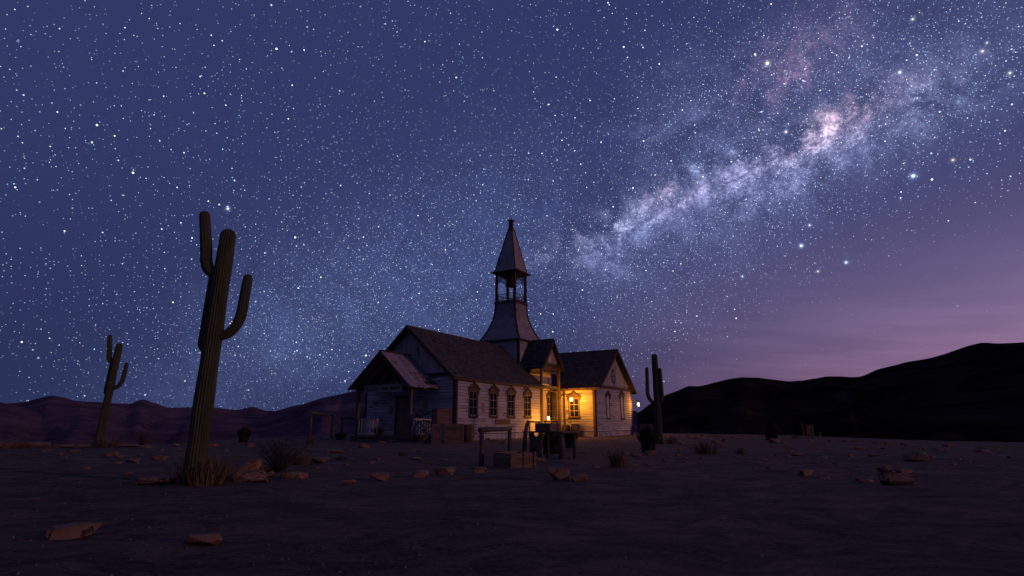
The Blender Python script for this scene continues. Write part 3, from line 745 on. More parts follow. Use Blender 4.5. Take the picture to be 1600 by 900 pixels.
# ------------------------------------------------------------------ rails, table, trough
def zrot(v, a): return Vector((v[0] * math.cos(a) - v[1] * math.sin(a), v[0] * math.sin(a) + v[1] * math.cos(a), v[2]))
def rail(base_a, base_b, h, label, m='post', r=.05, name='hitching_rail', over=.12, group=None, sag=0):
    a, b = Vector((*base_a, 0)), Vector((*base_b, 0)); o = thing(name, tuple(a), label, 'hitching rail', group)
    d = b - a
    for q in (Vector(), d):
        p = MB(); gzq = gz(a.x + q.x, a.y + q.y); p.tube([(q.x, q.y, gzq - .15), (q.x + .01, q.y, h * .5), (q.x, q.y, h - r * .6)], [r * 1.12, r, r * .95], 10, wob=.12); p.build('post', m, o, True)
    u = d.normalized(); p = MB(); p.tube([-u * over + Vector((0, 0, h)), d * .35 + Vector((0, 0, h + .008 - sag)), d * .7 + Vector((0, 0, h - .006 - sag)), d + u * over + Vector((0, 0, h))], [r * 1.25, r * 1.1, r * 1.12, r * 1.22], 12, wob=.10)
    p.build('top_rail', m, o, True)
    return o
la, lbp = ground(752, 729), ground(796, 715)
rail(la, lbp, .905, 'grey log hitching rail with two posts, behind the wooden trough', 'log', .062, over=.14)
ra = loc2w(10.55, -1.9); 
def at(px, Y, z=0):     # point at distance Y ahead that shows at px
    return ((px - 800) / FPX * (Y * CP + (z - CAMZ) * SP), Y)
rail(at(827, 40.5), at(842.5, 41.0), 1.14, 'dark hitching rail against the brightest lit wall corner', 'dark_trim', .055, over=.1)
rb = rail(at(852, 41.62), at(871, 41.95), 1.18, 'dark hitching rail in front of the portico, carrying a small lantern', 'dark_trim', .05, over=.08)
p0 = at(857.5, 41.8)
lantern((p0[0], p0[1] + .0, 1.18 + .235), 'small lit lantern standing on the rail before the portico', 165, 0, .95)

# trough
tx, ty = ground(796, 733)
o = thing('water_trough', (tx, ty, gz(tx, ty) - .02), 'low plank trough standing below the log hitching rail', 'trough', rz=R(33))
L_, W_, H_ = .80, .76, .37
for nm, q in (('side_panel', [(0, L_, 0, .04), (0, L_, W_ - .04, W_)]), ('end_panel', [(0.0, .04, .042, W_ - .042), (L_ - .04, L_, .042, W_ - .042)])):
    for x0, x1, y0, y1 in q:
        b = MB()
        for i in range(3): b.box(x0, x1, y0, y1, i * H_ / 3 + .004, (i + 1) * H_ / 3 - .004)
        b.build(nm, 'crate', o)
b = MB(); b.box(.042, L_ - .042, .042, W_ - .042, .03, .05); b.build('bottom_panel', 'dark_trim', o)
for x in (.02, L_ * .5, L_ - .09): b = MB(); b.box(x, x + .07, -.03, -.002, 0, H_ + .02); b.build('cleat', 'crate', o)

# table with boxes
ta, tb_ = ground(832, 714.5), ground(878, 717)
o = thing('work_table', (ta[0], ta[1], 0), 'rough plank table between the trough and the portico', 'table', rz=math.atan2(tb_[1] - ta[1], tb_[0] - ta[0]))
TL = math.hypot(tb_[0] - ta[0], tb_[1] - ta[1]); zt = .80
for x, y, w in ((0, 0, .13), (TL, 0, .17), (0.05, .75, .1), (TL - .05, .75, .1)):
    b = MB(); b.tube([(x, y, -.1), (x + .01, y, .4), (x, y, zt - .03)], [w * .62, w * .5, w * .48], 9, wob=.15); b.build('leg', 'log', o, True)
b = MB()
for i in range(4): b.box(-.12, TL + .12, -.1 + i * .24, -.1 + i * .24 + .232, zt - .028, zt + .02 + rnd.uniform(0, .006))
b.build('tabletop', 'log', o)
b = MB()
for i in range(4): b.hexa([(-.10 + i * .135, -.03, -.05), (.02 + i * .135, -.03, -.05), (.02 + i * .135, .0, -.05), (-.10 + i * .135, .0, -.05)] + [(-.10 + i * .135, -.03, zt - .04 - (i * 7 % 3) * .06), (.02 + i * .135, -.03, zt - .04 - (i * 5 % 3) * .05), (.02 + i * .135, .0, zt - .04 - (i * 5 % 3) * .05), (-.10 + i * .135, .0, zt - .04 - (i * 7 % 3) * .06)])
b.build('side_planks', 'crate', o)
P_TABLE = o
tabm = Matrix.Translation((ta[0], ta[1], 0)) @ Matrix.Rotation(o.rotation_euler.z, 4, 'Z')
b = MB(); pts = [tabm @ Vector((.12 + (TL - .24) * i / 12, -.125, zt - .06 - .22 * math.sin(PI * i / 12))) for i in range(13)]
b.tube(pts, [.012] * 13, 6); tag(b.build('rope', 'rope', None, True), 'slack rope hanging along the front edge of the plank table', 'rope')
# leaning pole
lp = ground(819, 706)
b = MB(); b.tube([(0, 0, -.15), (.03, .0, .45), (.10, 0, .95), (.155, 0, 1.18)], [.095, .085, .07, .04], 9, wob=.25)
for z, s_ in ((.55, 1), (.7, -1)): b.tube([(.04, 0, z), (.04 + s_ * .12, .05, z + .10)], [.03, .012], 6)
q = b.build('leaning_pole', 'log', None, True); q.location = (lp[0], lp[1], 0); tag(q, 'dark leaning pole stuck in the ground left of the plank table', 'pole')

# crates, barrels -------------------------------------------------------------
def crate(loc, rz, w, d, h, label, m='crate', name='crate'):
    o = thing(name, loc, label, 'crate', 'wooden crates and barrels stacked by the church', rz)
    b = MB(); n = max(3, int(h / .16))
    for i in range(n): b.box(.02, w - .02, .02, d - .02, h * i / n + .004, h * (i + 1) / n - .004)
    b.build('planks', m, o)
    t_ = .09
    for y0, y1 in ((0, .018), (d - .018, d)):
        f_ = MB(); f_.box(0, t_, y0, y1, 0, h); f_.box(w - t_, w, y0, y1, 0, h); f_.box(t_ - .001, w - t_ + .001, y0 + .002, y1 - .002, 0.001, t_); f_.box(t_ - .001, w - t_ + .001, y0 + .002, y1 - .002, h - t_, h - .001)
        f_.build('crate_frame', m, o)
    for x0, x1 in ((-.002, .016), (w - .016, w + .002)):
        for y in (.02, d - .02 - t_): f_ = MB(); f_.box(x0, x1, y, y + t_, .002, h - .002); f_.build('corner_batten', m, o)
    br = MB(); br.beam((t_, .006, t_), (w - t_, .006, h - t_), .014, .10, (-(h), 0, w)); br.build('brace', m, o)
    return o
def barrel(loc, label, h=.95, r=.34, group='wooden crates and barrels stacked by the church'):
    o = thing('barrel', loc, label, 'barrel', group)
    b = MB(); n = 18
    prof = [(r * .80, 0), (r * .90, h * .18), (r * .98, h * .36), (r, h * .5), (r * .98, h * .64), (r * .90, h * .82), (r * .80, h), (r * .74, h), (r * .74, h - .05), (.01, h - .05)]
    for k in range(n):
        a0, a1 = 2 * PI * k / n + .012, 2 * PI * (k + 1) / n - .012; o_ = len(b.v); j = rnd.uniform(-.004, .004)
        for rr, z in prof: b.v += [((rr + j) * math.cos(a0), (rr + j) * math.sin(a0), z), ((rr + j) * math.cos(a1), (rr + j) * math.sin(a1), z)]
        for i in range(len(prof) - 1): b.f.append((o_ + 2 * i, o_ + 2 * i + 1, o_ + 2 * i + 3, o_ + 2 * i + 2))
    b.build('staves', 'crate', o)
    for z, rr in ((.08, .86), (.28, .955), (.72, .955), (.92, .86)):
        q = MB(); q.tube([(0, 0, h * z - .02), (0, 0, h * z + .02)], [r * rr + .008, r * rr + .008], 24); q.build('hoop', 'iron', o)
    q = MB(); q.tube([(0, 0, .02), (0, 0, h - .06)], [r * .7, r * .72], 14); q.build('lid', 'crate', o)
    return o
cz = TH - PI / 2 + R(50)
def gl_(px, py): x, y = ground(px, py); return (x, y, gz(x, y))
CR = R(-30)
crate(gl_(693.5, 692.6), R(3), 1.04, .95, 1.02, 'large square crate with a diagonal brace, on the ground next to the barrel')
p = gl_(674, 693); crate(p, R(6), .52, .6, 1.02, 'tall narrow crate on the ground, left of the braced crate')
p = gl_(693.5, 692.6); crate((p[0] - .42, p[1] - .02 + .1, 1.03 + p[2]), R(26), .86, .95, .80, 'dark crate on top of the stack beside the church corner')
p = gl_(732, 690.5); barrel(p, 'brown barrel beside the braced crate under the first nave window', .98, .36)
p = loc2w(13.95, -1.5); barrel((p.x, p.y, 0), 'barrel by the lamplit side wall', .98, .38, None)
p = loc2w(13.75, -.75); barrel((p.x, p.y, 0), 'shorter barrel close behind the lamplit one, by the drainpipe', .9, .34, None)
p = loc2w(22.6, -3.9); crate((p.x, p.y, 0), R(-20), 1.0, .8, .95, 'weathered crate at the far front corner of the church', 'crate')
p = loc2w(23.8, -4.4); barrel((p.x, p.y, 0), 'old barrel beside the crate at the far front corner', .85, .34, None)

p = tabm @ Vector((.02, .12, zt + .027)); crate(tuple(p), P_TABLE.rotation_euler.z + R(-4), .66, .5, .25, 'flat wooden box standing on the rough plank table')
# wagon wheel leaning on the porch side
wl = gl_(662, 690.5)
o = thing('wagon_wheel', (wl[0], wl[1], wl[2]), 'dark spoked wagon wheel leaning upright beside the porch', 'wheel', rz=R(12))
rt = .62
b = MB(); n = 30
for i in range(n):
    a0, a1 = 2 * PI * i / n, 2 * PI * (i + 1) / n
    b.beam((rt * math.cos(a0) * .93, .02 + .12 * (1 + math.sin(a0)), rt + rt * math.sin(a0) * .93), (rt * math.cos(a1) * .93, .02 + .12 * (1 + math.sin(a1)), rt + rt * math.sin(a1) * .93), .07, .08, (0, 1, 0))
b.build('rim', 'dark_trim', o)
b = MB(); b.tube([(0, .04, rt), (0, .24, rt)], [.10, .10], 12); b.build('hub', 'dark_trim', o)
for i in range(10):
    a = 2 * PI * i / 10; b = MB(); b.beam((.09 * math.cos(a), .14, rt + .09 * math.sin(a)), (.56 * math.cos(a), .14 + .11 * math.sin(a), rt + .56 * math.sin(a)), .04); b.build('spoke', 'dark_trim', o)

# ------------------------------------------------------------------ signs, papers
sl_, s0y, s1y = 3.0, wall_y(629, -PT - .12, 2.1), wall_y(570.5, -PT - .12, 2.1)
Ps = Plane((-PT - .10, 0, 0), (0, 1, 0), (-1, 0, 0))
o = thing('hanging_sign', (0, 0, 0), 'long faded sign board with worn dark lettering across the porch front', 'sign')
o.location = (C1[0], C1[1], 0); o.rotation_euler = (0, 0, TH)
zs0, zs1 = 2.90, 3.32
b = MB(); Ps.slab(b, s0y, s1y, zs0, zs1, 0, .04); b.build('board', 'sign', o)
b = MB(); Ps.slab(b, s0y - .03, s1y + .03, zs0 - .02, zs0 + .03, .0401, .06); Ps.slab(b, s0y - .03, s1y + .03, zs1 - .03, zs1 + .02, .0401, .06)
b.build('border', 'sign', o)
b = MB(); a = s1y - .16; rl_ = random.Random(5)       # worn strokes of lettering that can no longer be read
for wl_ in (2, 5, 1, 6, 8, 4):
    b = MB()
    for i in range(wl_):
        if a < s0y + .2: break
        for k in range(rl_.randint(2, 3)):
            x = a - k * .035; z0 = zs0 + rl_.uniform(.10, .16); Ps.slab(b, x - .012, x + .012, z0, zs1 - rl_.uniform(.09, .15), .0405, .0435)
        Ps.slab(b, a - .075, a + .01, zs0 + (.2 if rl_.random() < .5 else .11), zs0 + (.225 if rl_.random() < .5 else .24), .0405, .0432)
        a -= .115
    a -= .09
    if b.v: b.build('lettering', 'paint', o)
def paper(pl, ac, zc, w, h, label, m='paper', d=.05):
    b = MB(); pl.slab(b, ac - w / 2, ac + w / 2, zc - h / 2, zc + h / 2, d, d + .008)
    q = b.build('paper_notice', m); q.location = (C1[0], C1[1], 0); q.rotation_euler = (0, 0, TH); tag(q, label, 'notice')
a = wall_y(611.5, -.05, 1); paper(P_gab, a, hgt(641, 0, a), .30, .48, 'faded reddish paper notice left of the church door')
a = wall_y(665, -.05, 1); paper(P_gab, a, hgt(634, 0, a), .36, .62, 'tall brown paper notice right of the church door')
a = wall_y(657, -.05, 1); paper(P_gab, a, hgt(643.5, 0, a), .34, .42, 'low brown paper notice beside the tall one, near the porch rail')
a = wall_x(754.4); paper(P_long, a, hgt(636.5, a, 0), .42, .58, 'pinkish paper notice between the first two nave windows')
a = wall_x(784.5); b = MB(); P_long.slab(b, a - .95, a + .95, hgt(663, a, 0), hgt(655.3, a, 0), .046, .085)
q = b.build('wall_plaque', 'plank_sign'); q.location = (C1[0], C1[1], 0); q.rotation_euler = (0, 0, TH); tag(q, 'brown plank plaque under the nave windows', 'plaque')

# ------------------------------------------------------------------ cacti
def arm_pts(p0, out, rise, az, n=14, lean=.0):
    """an elbowed arm: leaves sideways at p0, turns up"""
    d = Vector((math.cos(az), math.sin(az), 0)); pts = []
    for i in range(n):
        s_ = i / (n - 1)
        vz = min(out * 1.5, rise * .6)
        if s_ < .5:
            th = s_ / .5 * PI / 2; q = d * (out * math.sin(th)) + Vector((0, 0, vz * (1 - math.cos(th))))
        else:
            k = (s_ - .5) / .5; q = d * (out + lean * k) + Vector((0, 0, vz + (rise - vz) * k))
        pts.append(Vector(p0) + q)
    return pts
def cap(pts, r, n_end=5):
    """closes the tip as a dome"""
    d = (pts[-1] - pts[-2]).normalized(); P, Rr = list(pts), list(r)
    for i in range(1, n_end + 1):
        th = i / n_end * PI / 2; P.append(pts[-1] + d * (r[-1] * math.sin(th))); Rr.append(max(.004, r[-1] * math.cos(th)))
    return P, Rr
def saguaro(loc, label, H, r, arms, lean=(0, 0)):
    o = thing('saguaro_cactus', loc, label, 'cactus', 'saguaro cacti around the church')
    pts = [Vector((lean[0] * s_ * s_, lean[1] * s_, H * s_ - .1)) for s_ in [i / 26 for i in range(27)]]
    rr = [r * (1.0 - .17 * i / 26 + .03 * math.sin(i * .9) + .02 * noise.noise(Vector((i * .6, H, 0)))) for i in range(27)]
    P, Q = cap(pts, rr, 7); b = MB(); b.tube(P, Q, 120, 20, .075); b.build('trunk', 'cactus', o, True)
    for z, out, rise, az, ra_, ln in arms:
        c = Vector((lean[0] * (z / H) ** 2, lean[1] * z / H, z)) + Vector((math.cos(az), math.sin(az), 0)) * (r * .55)
        pt = arm_pts(c, out, rise, az, 22, ln); n = len(pt)
        ra = [ra_ * (.84 + .22 * min(1, i / n * 2.6) - .20 * i / n) for i in range(n)]
        P, Q = cap(pt, ra, 6); b = MB(); b.tube(P, Q, 72, 12, .08); b.build('arm', 'cactus', o, True)
    return o
cx, cy = ground(301, 756); big_z = gz(cx, cy)
k = ppm(301, 756)
print('CACTUS', cx, cy, k)
cact = saguaro((cx, cy, big_z), 'nearest tall saguaro with grass at its foot and a slab rock to its left', 4.93, .172,
    [(4.0, .28, 1.27, PI, .110, .15), (2.74, .39, 1.20, R(8), .098, .03), (2.50, .10, 1.45, R(165), .105, -.03)], (.05, 0))
fx, fy = ground(153, 698)
c2 = copy_tree(cact); c2.location = (fx, fy, gz(fx, fy)); c2.rotation_euler = (0, R(1.5), R(4)); c2.scale = (.98,) * 3
c2['label'] = 'small far saguaro alone at the edge of the flat, beyond the nearest tall one'
gx, gy = ground(1031, 693)
saguaro((gx, gy, gz(gx, gy)), 'dark straight saguaro right of the church, behind a spiky bush', 4.78, .185,
    [(2.15, .40, 1.85, PI, .10, -.04), (2.2, .17, 1.75, R(-20), .105, -.02)])

# ------------------------------------------------------------------ plants
def tuft(loc, label, h, w, n, name='grass_tuft', m='grass', cat='grass', group='dry grass tufts on the desert floor', spread=.5, twigs=False, ball=False, seed=1):
    q = random.Random(seed); b = MB()
    for i in range(n):
        az = q.uniform(0, 2 * PI); rr = w * .5 * math.sqrt(q.random()) * (.25 if twigs else .55 if ball else 1)
        base_ = Vector((rr * math.cos(az), rr * math.sin(az), -.03))
        if ball:
            el = math.asin(q.uniform(-.05, .99)); az = q.uniform(0, 2 * PI); L = h * (.55 + .45 * math.sin(el)) * q.uniform(.85, 1.05)
            tip = Vector((math.cos(az) * math.cos(el) * w * .52, math.sin(az) * math.cos(el) * w * .52, L))
            mid = tip * .5 + Vector((0, 0, h * .08)) + Vector((math.cos(az), math.sin(az), 0)) * w * .06
        else:
            L = h * q.uniform(.45, 1.0); out = w * spread * q.random()
            tip = base_ + Vector((math.cos(az) * out, math.sin(az) * out, L * (1 - .2 * q.random())))
            mid = base_ + (tip - base_) * .5 + Vector((0, 0, L * .13))
        if twigs:
            P = [base_ * .3, mid, tip]; b.tube(P, [.010, .006, .002], 4)
            for k in range(5):
                f_ = q.uniform(.3, .95); s_ = base_ * .3 + (tip - base_ * .3) * f_ + Vector((0, 0, L * .13 * math.sin(PI * f_)))
                e_ = s_ + Vector((q.uniform(-1, 1), q.uniform(-1, 1), q.uniform(.1, 1))) * h * .22
                b.tube([s_, e_], [.005, .0015], 4)
        else:
            wd = (.012 if not ball else .02) * q.uniform(.7, 1.3); sd_ = Vector((-math.sin(az), math.cos(az), 0)) * wd
            o_ = len(b.v); b.v += [tuple(base_ - sd_), tuple(base_ + sd_), tuple(mid + sd_ * .8), tuple(mid - sd_ * .8), tuple(tip)]
            b.f += [(o_, o_ + 1, o_ + 2, o_ + 3), (o_ + 3, o_ + 2, o_ + 4)]
    o = b.build(name, m); o.location = loc; tag(o, label, cat, group); return o
def gp(px, py): return gl_(px, py)
tuft(gp(316, 757), 'dry grass at the foot of the nearest tall saguaro', .62, .80, 210, seed=2)
tuft(gp(336, 751), 'dry grass clump between the tall saguaro and the leaning rock slab', .48, .65, 150, seed=3)
tuft(gp(272, 748), 'thin sparse grass between the tall saguaro and the slab rock', .36, .4, 18, seed=31)
tuft(gp(471, 726), 'dry olive grass tuft at the left end of a low rock', .44, .50, 130, seed=4)
tuft(gp(486, 695), 'dry grass tuft at the foot of the far rail post', .66, .42, 90, seed=5)
tuft(gp(532, 719), 'small brown grass tuft right of the low rock', .24, .3, 60, seed=6)
tuft(gp(629, 713), 'small dark grass tuft out in front of the porch', .26, .26, 50, seed=7)
tuft(gp(966, 730), 'tall dry grass tuft alone in front of the wing', .58, .42, 130, seed=8)
tuft(gp(1103, 709), 'wide dark grass tuft with tall stems on the right flat', .60, .95, 150, seed=9)
tuft(gp(1157, 710), 'small dark grass tuft right of the wide one', .36, .42, 70, seed=10)
tuft(gp(166, 699), 'brown grass at the foot of the far small saguaro', .75, 1.1, 130, seed=11)
tuft(gp(1244, 685), 'low dark tuft between the spiky bush and the broken fence', .40, .9, 90, seed=12)
tuft(gp(1047, 693), 'low brown grass at the foot of the straight dark saguaro', .50, 1.1, 120, seed=13)
tuft(gp(436, 737), 'wide dead twiggy bush behind the rock pile', .98, .95, 60, 'dead_bush', 'dead', 'bush', 'dead twiggy bushes', .78, True, seed=14)
tuft(gp(222, 694), 'small dead twiggy bush on the skyline behind the far rocks', .85, 1.1, 46, 'dead_bush', 'dead', 'bush', 'dead twiggy bushes', .7, True, seed=15)
for px, py, h, w, lab, sd_ in ((1014, 707, 1.08, .95, 'large dark spiky bush in front of the straight saguaro', 20), (862, 708, .98, 1.12, 'dark spiky bush beneath the plank table', 21),
                          (891, 699, .95, .85, 'dark spiky bush in front of the lamplit barrels', 22), (380, 691, .98, .95, 'dark round bush far out beyond the rock pile', 23),
                          (1206, 688, 1.25, 1.3, 'dark spiky bush alone on the right flat', 24), (588, 679.5, .55, .85, 'low dark bush on the porch floor by the railing', 25),
                          (532, 687, .55, 1.0, 'low dark bush between the far rails and the porch', 26)):
    g_ = list(gp(px, py))
    if sd_ == 25:
        v = loc2w(-PT + .55, yc + .9); g_ = [v.x, v.y, .31]
    tuft(tuple(g_), lab, h, w, 520, 'spiky_bush', 'sotol', 'bush', 'dark spiky bushes', ball=True, seed=sd_)

# ------------------------------------------------------------------ far rails
fg = 'far rails left of the church'
rail(ground(483, 692), ground(517, 685), 1.62, 'far two-post rail with pale top bar, standing apart left of the church', 'post', .06, 'post_rail', group=fg)
rail(ground(533, 684), at(562, 40), 1.42, 'dark far rail running behind the porch corner', 'dark_trim', .06, 'post_rail', group=fg)
bx, by_ = ground(1262, 685)
o = thing('broken_fence', (bx, by_, 0), 'broken plank fence remnant far out on the right flat', 'fence')
for i, (x, h, w, l) in enumerate(((-.15, 1.05, .05, -.12), (.05, .92, .15, .02), (.24, .86, .15, -.02), (.43, .93, .15, .0), (.78, .42, .09, .2))):
    b = MB(); b.beam((x, 0, -.1), (x + l, .02, h), w, .05, (0, 1, 0)); b.build('plank', 'post', o)
b = MB(); b.beam((-.05, -.05, .86), (.54, -.05, .90), .05, .09); b.build('cross_rail', 'post', o)

# ------------------------------------------------------------------ rocks
import bmesh
def rock(px, py, wpx, hpx, label, rz=None, tilt=0, seed=0, depth=.8, group=None, z=0, boxy=.72, wood_=False):
    """a broken slab of sandstone: base row py, wpx wide and hpx tall in the photograph"""
    q = random.Random(seed * 77 + int(px * 3 + py)); x, y = ground(px, py); k = ppm(px, py)
    w, h = wpx / k, hpx / k; d = max(w * depth * .7, h * .9)
    # the top face of a low rock shows too: what is seen is height plus the foreshortened depth
    h = max(h * .88, h - d * CAMZ / max(y, 3) * .4)
    bm = bmesh.new()
    for i in range(20):
        u, v, s_ = q.uniform(-1, 1), q.uniform(-1, 1), q.uniform(-1, 1)
        m_ = max(abs(u), abs(v), abs(s_)); p = Vector((u, v, s_)); sph = p.normalized(); bx_ = p / m_
        p = sph.lerp(bx_, boxy)
        bm.verts.new((p.x * w / 2, p.y * d / 2, (p.z * .5 + .5) * h * q.uniform(.9, 1.0)))
    r_ = bmesh.ops.convex_hull(bm, input=bm.verts)
    bmesh.ops.delete(bm, geom=[g_ for g_ in r_['geom_interior'] if isinstance(g_, bmesh.types.BMVert)], context='VERTS')
    loose = [v for v in bm.verts if not v.link_faces]
    bmesh.ops.delete(bm, geom=loose, context='VERTS')
    bmesh.ops.dissolve_limit(bm, angle_limit=R(14), verts=bm.verts, edges=bm.edges)
    if wpx > 14:
        bmesh.ops.bevel(bm, geom=list(bm.edges), offset=min(w, h) * .025, segments=1, affect='EDGES', clamp_overlap=True)
        bmesh.ops.triangulate(bm, faces=bm.faces)
        bmesh.ops.subdivide_edges(bm, edges=bm.edges, cuts=2 if wpx > 25 else 1, use_grid_fill=True)
        am = min(w, h) * .032
        for v in bm.verts:
            v.co += v.normal * (am * noise.noise(v.co * (5 / w) + Vector((seed, px, 0))) + am * .5 * noise.noise(v.co * (14 / w) + Vector((px, 0, 2))))
            strat = math.sin(v.co.z / h * 15 + 2 * noise.noise(v.co * (2 / w))); v.co += Vector((v.co.x, v.co.y, 0)).normalized() * (strat * am * .35)
    me = bpy.data.meshes.new('rock'); bm.to_mesh(me); bm.free(); me.materials.append(M['rock'])
    o = bpy.data.objects.new('rock', me); C.objects.link(o)
    o.location = (x, y + d * .4, gz(x, y + d * .4) + z - h * .10); o.rotation_euler = (0, R(tilt), q.uniform(-.35, .35) if rz is None else R(rz))
    tag(o, label, 'rock', group or 'sandstone rocks strewn over the desert floor'); return o
big = [
 (103, 846, 70, 30, 'large slab rock in the near left, its right end tilted up', 12, -7, 1, .9), (309, 857, 56, 21, 'flat pointed rock lying alone below the tall saguaro', 5, 0, 2, .8),
 (238, 758, 62, 18, 'wide two-toned slab rock just left of the tall saguaro', 4, 0, 3, .8), (378, 743, 64, 22, 'long slab leaning up to the right on the rock pile', 10, -26, 4, .5),
 (384, 753, 54, 20, 'front block at the bottom of the rock pile', -4, 0, 5, .9), (410, 737, 40, 18, 'back slab of the rock pile, next to the twiggy bush', -8, 0, 6, .9),
 (419, 745, 14, 12, 'small block at the right end of the rock pile', 8, 0, 7, 1), (456, 748, 44, 12, 'low flat slab right of the rock pile', 0, 0, 8, .9),
 (361, 750, 26, 12, 'low block between the grass clump and the leaning slab', 6, 0, 70, .9), (428, 729, 22, 11, 'tan block topping the right end of the rock pile', -5, 5, 71, .9),
 (404, 755, 24, 7, 'thin flat shard in front of the rock pile', 3, 0, 72, .8), (346, 742, 24, 14, 'tilted dim rock inside the grass right of the tall saguaro', 8, 8, 73, .8),
 (329, 732, 22, 20, 'pale rock half hidden behind the grass clump', 0, 0, 9, .9),
 (591, 751, 30, 16, 'rounded pale-faced rock midway between rock pile and trough', 20, 0, 10, .9), (543, 756, 22, 9, 'flat brown rock left of the pale-faced one', 10, 0, 11, .9),
 (655, 746, 28, 12, 'squarish brown rock in the middle foreground, left of the orange one', 12, 0, 12, .9), (696, 742, 36, 15, 'orange rounded rock in front of the log rail', -10, 0, 13, .8),
 (749, 739, 28, 11, 'small twin-lobed rock at the foot of the near log post', 8, 0, 14, .8), (871, 752, 38, 24, 'dark cracked boulder in front of the trough and table', 14, 4, 15, .9),
 (907, 753, 28, 13, 'low squared block touching the dark cracked boulder', -6, 0, 16, 1.2),
 (1408, 761, 48, 23, 'biggest boulder on the right flat', -14, 4, 17, .8), (1356, 755, 30, 9, 'flat dark rock left of the biggest right boulder', -6, 0, 18, .8),
 (1384, 738, 22, 17, 'upright pale rock behind the biggest right boulder', -10, 10, 19, .8), (1417, 739, 28, 8, 'low rock touching the upright pale one', 5, 0, 20, .8),
 (1437, 722, 34, 19, 'striped grey boulder farther back on the right flat', -12, 3, 21, .9), (1261, 742, 28, 12, 'cube-like rock with one dark side on the right flat', 18, 0, 22, 1),
 (1290, 747, 18, 5, 'flat stone right of the cube-like rock', 0, 0, 23, .8), (1018, 711, 22, 9, 'pale rock at the foot of the large spiky bush', 0, 0, 24, .9),
 (497, 725, 32, 12, 'low brown rock right of the olive grass tuft', -6, 0, 25, .9), (523, 708, 20, 8, 'light brown rock left of the porch', 0, 0, 26, .9), (568, 700, 18, 8, 'small squared rock in front of the porch post', 8, 0, 27, .9),
 (650, 719, 20, 6, 'low orange rock in front of the wagon wheel', 5, 0, 28, .8), (663, 692, 20, 6, 'pale rock at the foot of the wagon wheel', 0, 0, 29, .8),
 (245, 719, 28, 8, 'flat reddish rock left of the tall saguaro, farther back', 0, 0, 30, .8), (202, 724, 26, 7, 'flat tan rock on the left flat, in front of two others', 0, 0, 31, .8),
 (171, 713, 22, 8, 'upright tan rock on the left flat', 0, -6, 32, .8), (187, 716, 16, 5, 'low stone touching the upright tan rock', 0, 0, 33, .8), (125, 700, 28, 8, 'dark slab rock left of the far saguaro', 0, 0, 34, .8),
 (192, 699, 36, 6, 'long low rock right of the far saguaro', 0, 0, 35, .8), (192, 694, 22, 9, 'pointed rock on top of the far saguaro rock pile', 0, -12, 36, .8), (206, 694, 24, 6, 'slab behind the far saguaro rock pile', 0, 0, 37, .8),
 (223, 700, 22, 5, 'flat rock at the foot of the small twiggy bush', 0, 0, 38, .8), (69, 706, 16, 5, 'tan stone on the far left flat', 0, 0, 39, .8), (114, 707, 16, 4, 'flat stone in front of the dark slab rock', 0, 0, 40, .8),
 (389, 698, 16, 7, 'pale stone below the dark round bush', 0, 0, 41, .9), (330, 698, 16, 6, 'orange stone right of the tall saguaro, far back', 0, 0, 42, .9), (272, 698, 11, 6, 'small pale stone left of the tall saguaro, far back', 0, 0, 43, .9),
 (1212, 692, 17, 8, 'pale rock under the lone spiky bush', 0, 0, 44, .9), (1368, 715, 17, 6, 'tan stone left of the striped boulder', 0, 0, 45, .9), (1473, 705, 27, 6, 'low grey slab right of the striped boulder', 0, 0, 46, .8),
 (1486, 698, 18, 6, 'tan rock behind the low grey slab', 0, 0, 47, .8), (1540, 707, 23, 5, 'flat dark rock near the far right edge of the flat', 0, 0, 48, .8), (1560, 704, 10, 4, 'small stone behind the far right flat rock', 0, 0, 49, .8),
 (996, 714, 18, 6, 'low brown rock left of the spiky bush rock', 0, 0, 50, .8), (1248, 712, 18, 5, 'orange low stone left behind the cube-like rock', 0, 0, 51, .8), (1344, 703, 12, 5, 'dark little stone at the far right, left of three more', 0, 0, 52, .9),
 (1390, 694, 15, 5, 'tan stone on the far right skyline of the flat', 0, 0, 53, .9), (840, 722, 26, 8, 'broken brown rock right of the trough', 6, 0, 54, .8), (900, 706, 16, 3, 'dark thin slab right of the table leg', 0, 0, 55, .7),
 (992, 728, 14, 4, 'flat stone right of the tall grass tuft', 0, 0, 56, .8), (1136, 690, 14, 6, 'squared stone on the right flat beyond the small tuft', 0, 0, 57, .9), (1119, 692, 12, 5, 'dark angular stone left of the squared one', 0, 0, 58, .9),
 (979, 710, 14, 5, 'dim stone behind the tall grass tuft', 0, 0, 59, .9), (1017, 726, 15, 4, 'flat stone in front of the pale bush rock', 0, 0, 60, .8), (198, 742, 12, 6, 'dark pebble-like stone left behind the two-toned slab', 0, 0, 61, .9),
 (45, 700, 70, 12, 'broad rocky ledge at the far left edge of the flat', 0, 0, 62, .5), (5, 701, 60, 14, 'rocky ledge at the picture edge, left of the broad one', 0, 0, 63, .5), (95, 700, 44, 7, 'low rocky ledge right of the broad one', 0, 0, 64, .6),
]
for px, py, w, h, lab, rz, ti, sd_, dp in big: rock(px, py, w, h, lab, rz, ti, sd_, dp)
rr_ = random.Random(4)
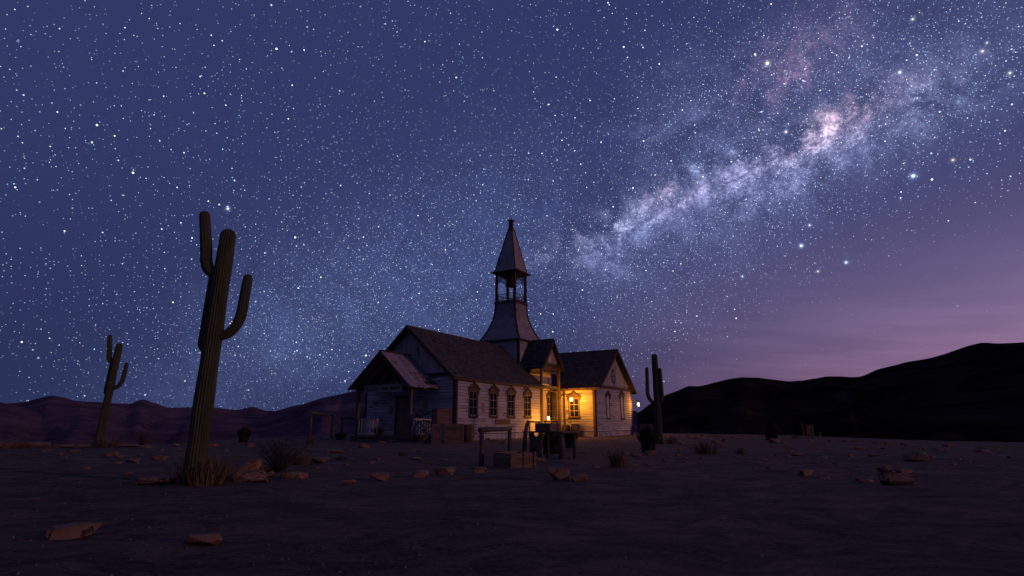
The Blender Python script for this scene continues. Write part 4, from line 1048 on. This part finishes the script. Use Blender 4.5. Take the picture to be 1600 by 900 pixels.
small = [(596, 692, 14, 4), (612, 691, 15, 5), (588, 719, 13, 4), (66, 725, 8, 3), (181, 725, 13, 4), (199, 749, 11, 5), (50, 782, 16, 4), (1337, 691, 11, 4), (1382, 703, 8, 4), (1386, 708, 12, 3), (1371, 693, 10, 3),
         (1226, 693, 8, 4), (1131, 699, 11, 5), (932, 732, 12, 4), (1232, 716, 10, 3), (1290, 716, 9, 3), (1330, 713, 10, 4), (1195, 720, 12, 3), (1060, 712, 9, 4), (1068, 694, 9, 4), (1052, 686, 14, 6), (1078, 684, 12, 5), (1090, 686, 15, 4),
         (1112, 684, 11, 4), (1122, 682, 10, 3), (1150, 685, 13, 4), (1178, 683, 12, 3), (1100, 681, 9, 3), (1300, 690, 9, 4), (1268, 690, 8, 3), (1320, 690, 10, 3), (540, 728, 9, 4), (657, 706, 7, 3), (690, 721, 6, 3),
         (775, 690, 16, 5), (790, 693, 12, 4), (762, 688, 10, 4), (510, 705, 8, 3), (545, 705, 7, 3), (745, 700, 8, 3), (352, 705, 7, 3), (252, 705, 6, 3), (1446, 702, 8, 3), (1500, 718, 9, 3), (1580, 716, 10, 4), (955, 706, 8, 3), (918, 712, 9, 3)]
taken = [(a, b) for a, b, *_ in big] + [(a, b) for a, b, *_ in small]
while len(small) < 92:
    px, py = rr_.uniform(30, 1570), rr_.uniform(689, 735)
    if 540 < px < 1010 and py < 700 or 735 < px < 885 or 285 < px < 480: continue
    if px > 1290 and py < 694 or px < 330 and py < 702: continue
    if min(abs(px - a) / 2 + abs(py - b) * 2 for a, b in taken) < 13: continue
    taken.append((px, py)); small.append((px, py, rr_.uniform(5, 10), rr_.uniform(2.5, 4.5)))
for i, (px, py, w, h) in enumerate(small):
    side = 'left of the church' if px < 540 else ('right of the church' if px > 960 else 'in front of the church')
    rock(px, py, w, h, 'small loose stone lying on the open desert floor ' + side, None, 0, 100 + i, .9, 'small loose stones ' + side)
# gravel: too many to count
gb = MB(); q = random.Random(8)
for i in range(3400):
    az = q.uniform(-.82, .82); r_ = 2.0 + 34 * q.random() ** 1.5; x, y = r_ * math.sin(az), r_ * math.cos(az)
    l = (x - C1[0]) * math.cos(TH) + (y - C1[1]) * math.sin(TH); m_ = -(x - C1[0]) * math.sin(TH) + (y - C1[1]) * math.cos(TH)
    if -2.9 < l and m_ > -3.2: continue
    s_ = q.uniform(.006, .022) * (1 + r_ * .03); z = gz(x, y)
    pts = [(x + s_ * q.uniform(.6, 1.2) * math.cos(k * PI / 2 + .4), y + s_ * q.uniform(.6, 1.2) * math.sin(k * PI / 2 + .4), z - .004) for k in range(4)] + [(x + s_ * .2 * q.uniform(-1, 1), y + s_ * .2 * q.uniform(-1, 1), z + s_ * q.uniform(.5, .9))]
    gb.add(pts, [(0, 1, 4), (1, 2, 4), (2, 3, 4), (3, 0, 4)])
M['pebble'] = wood('loose pebbles', (.20, .125, .10), (.09, .06, .055))
tag(gb.build('gravel', 'pebble'), 'fine loose gravel scattered over the dusty ground', 'gravel', kind='stuff')
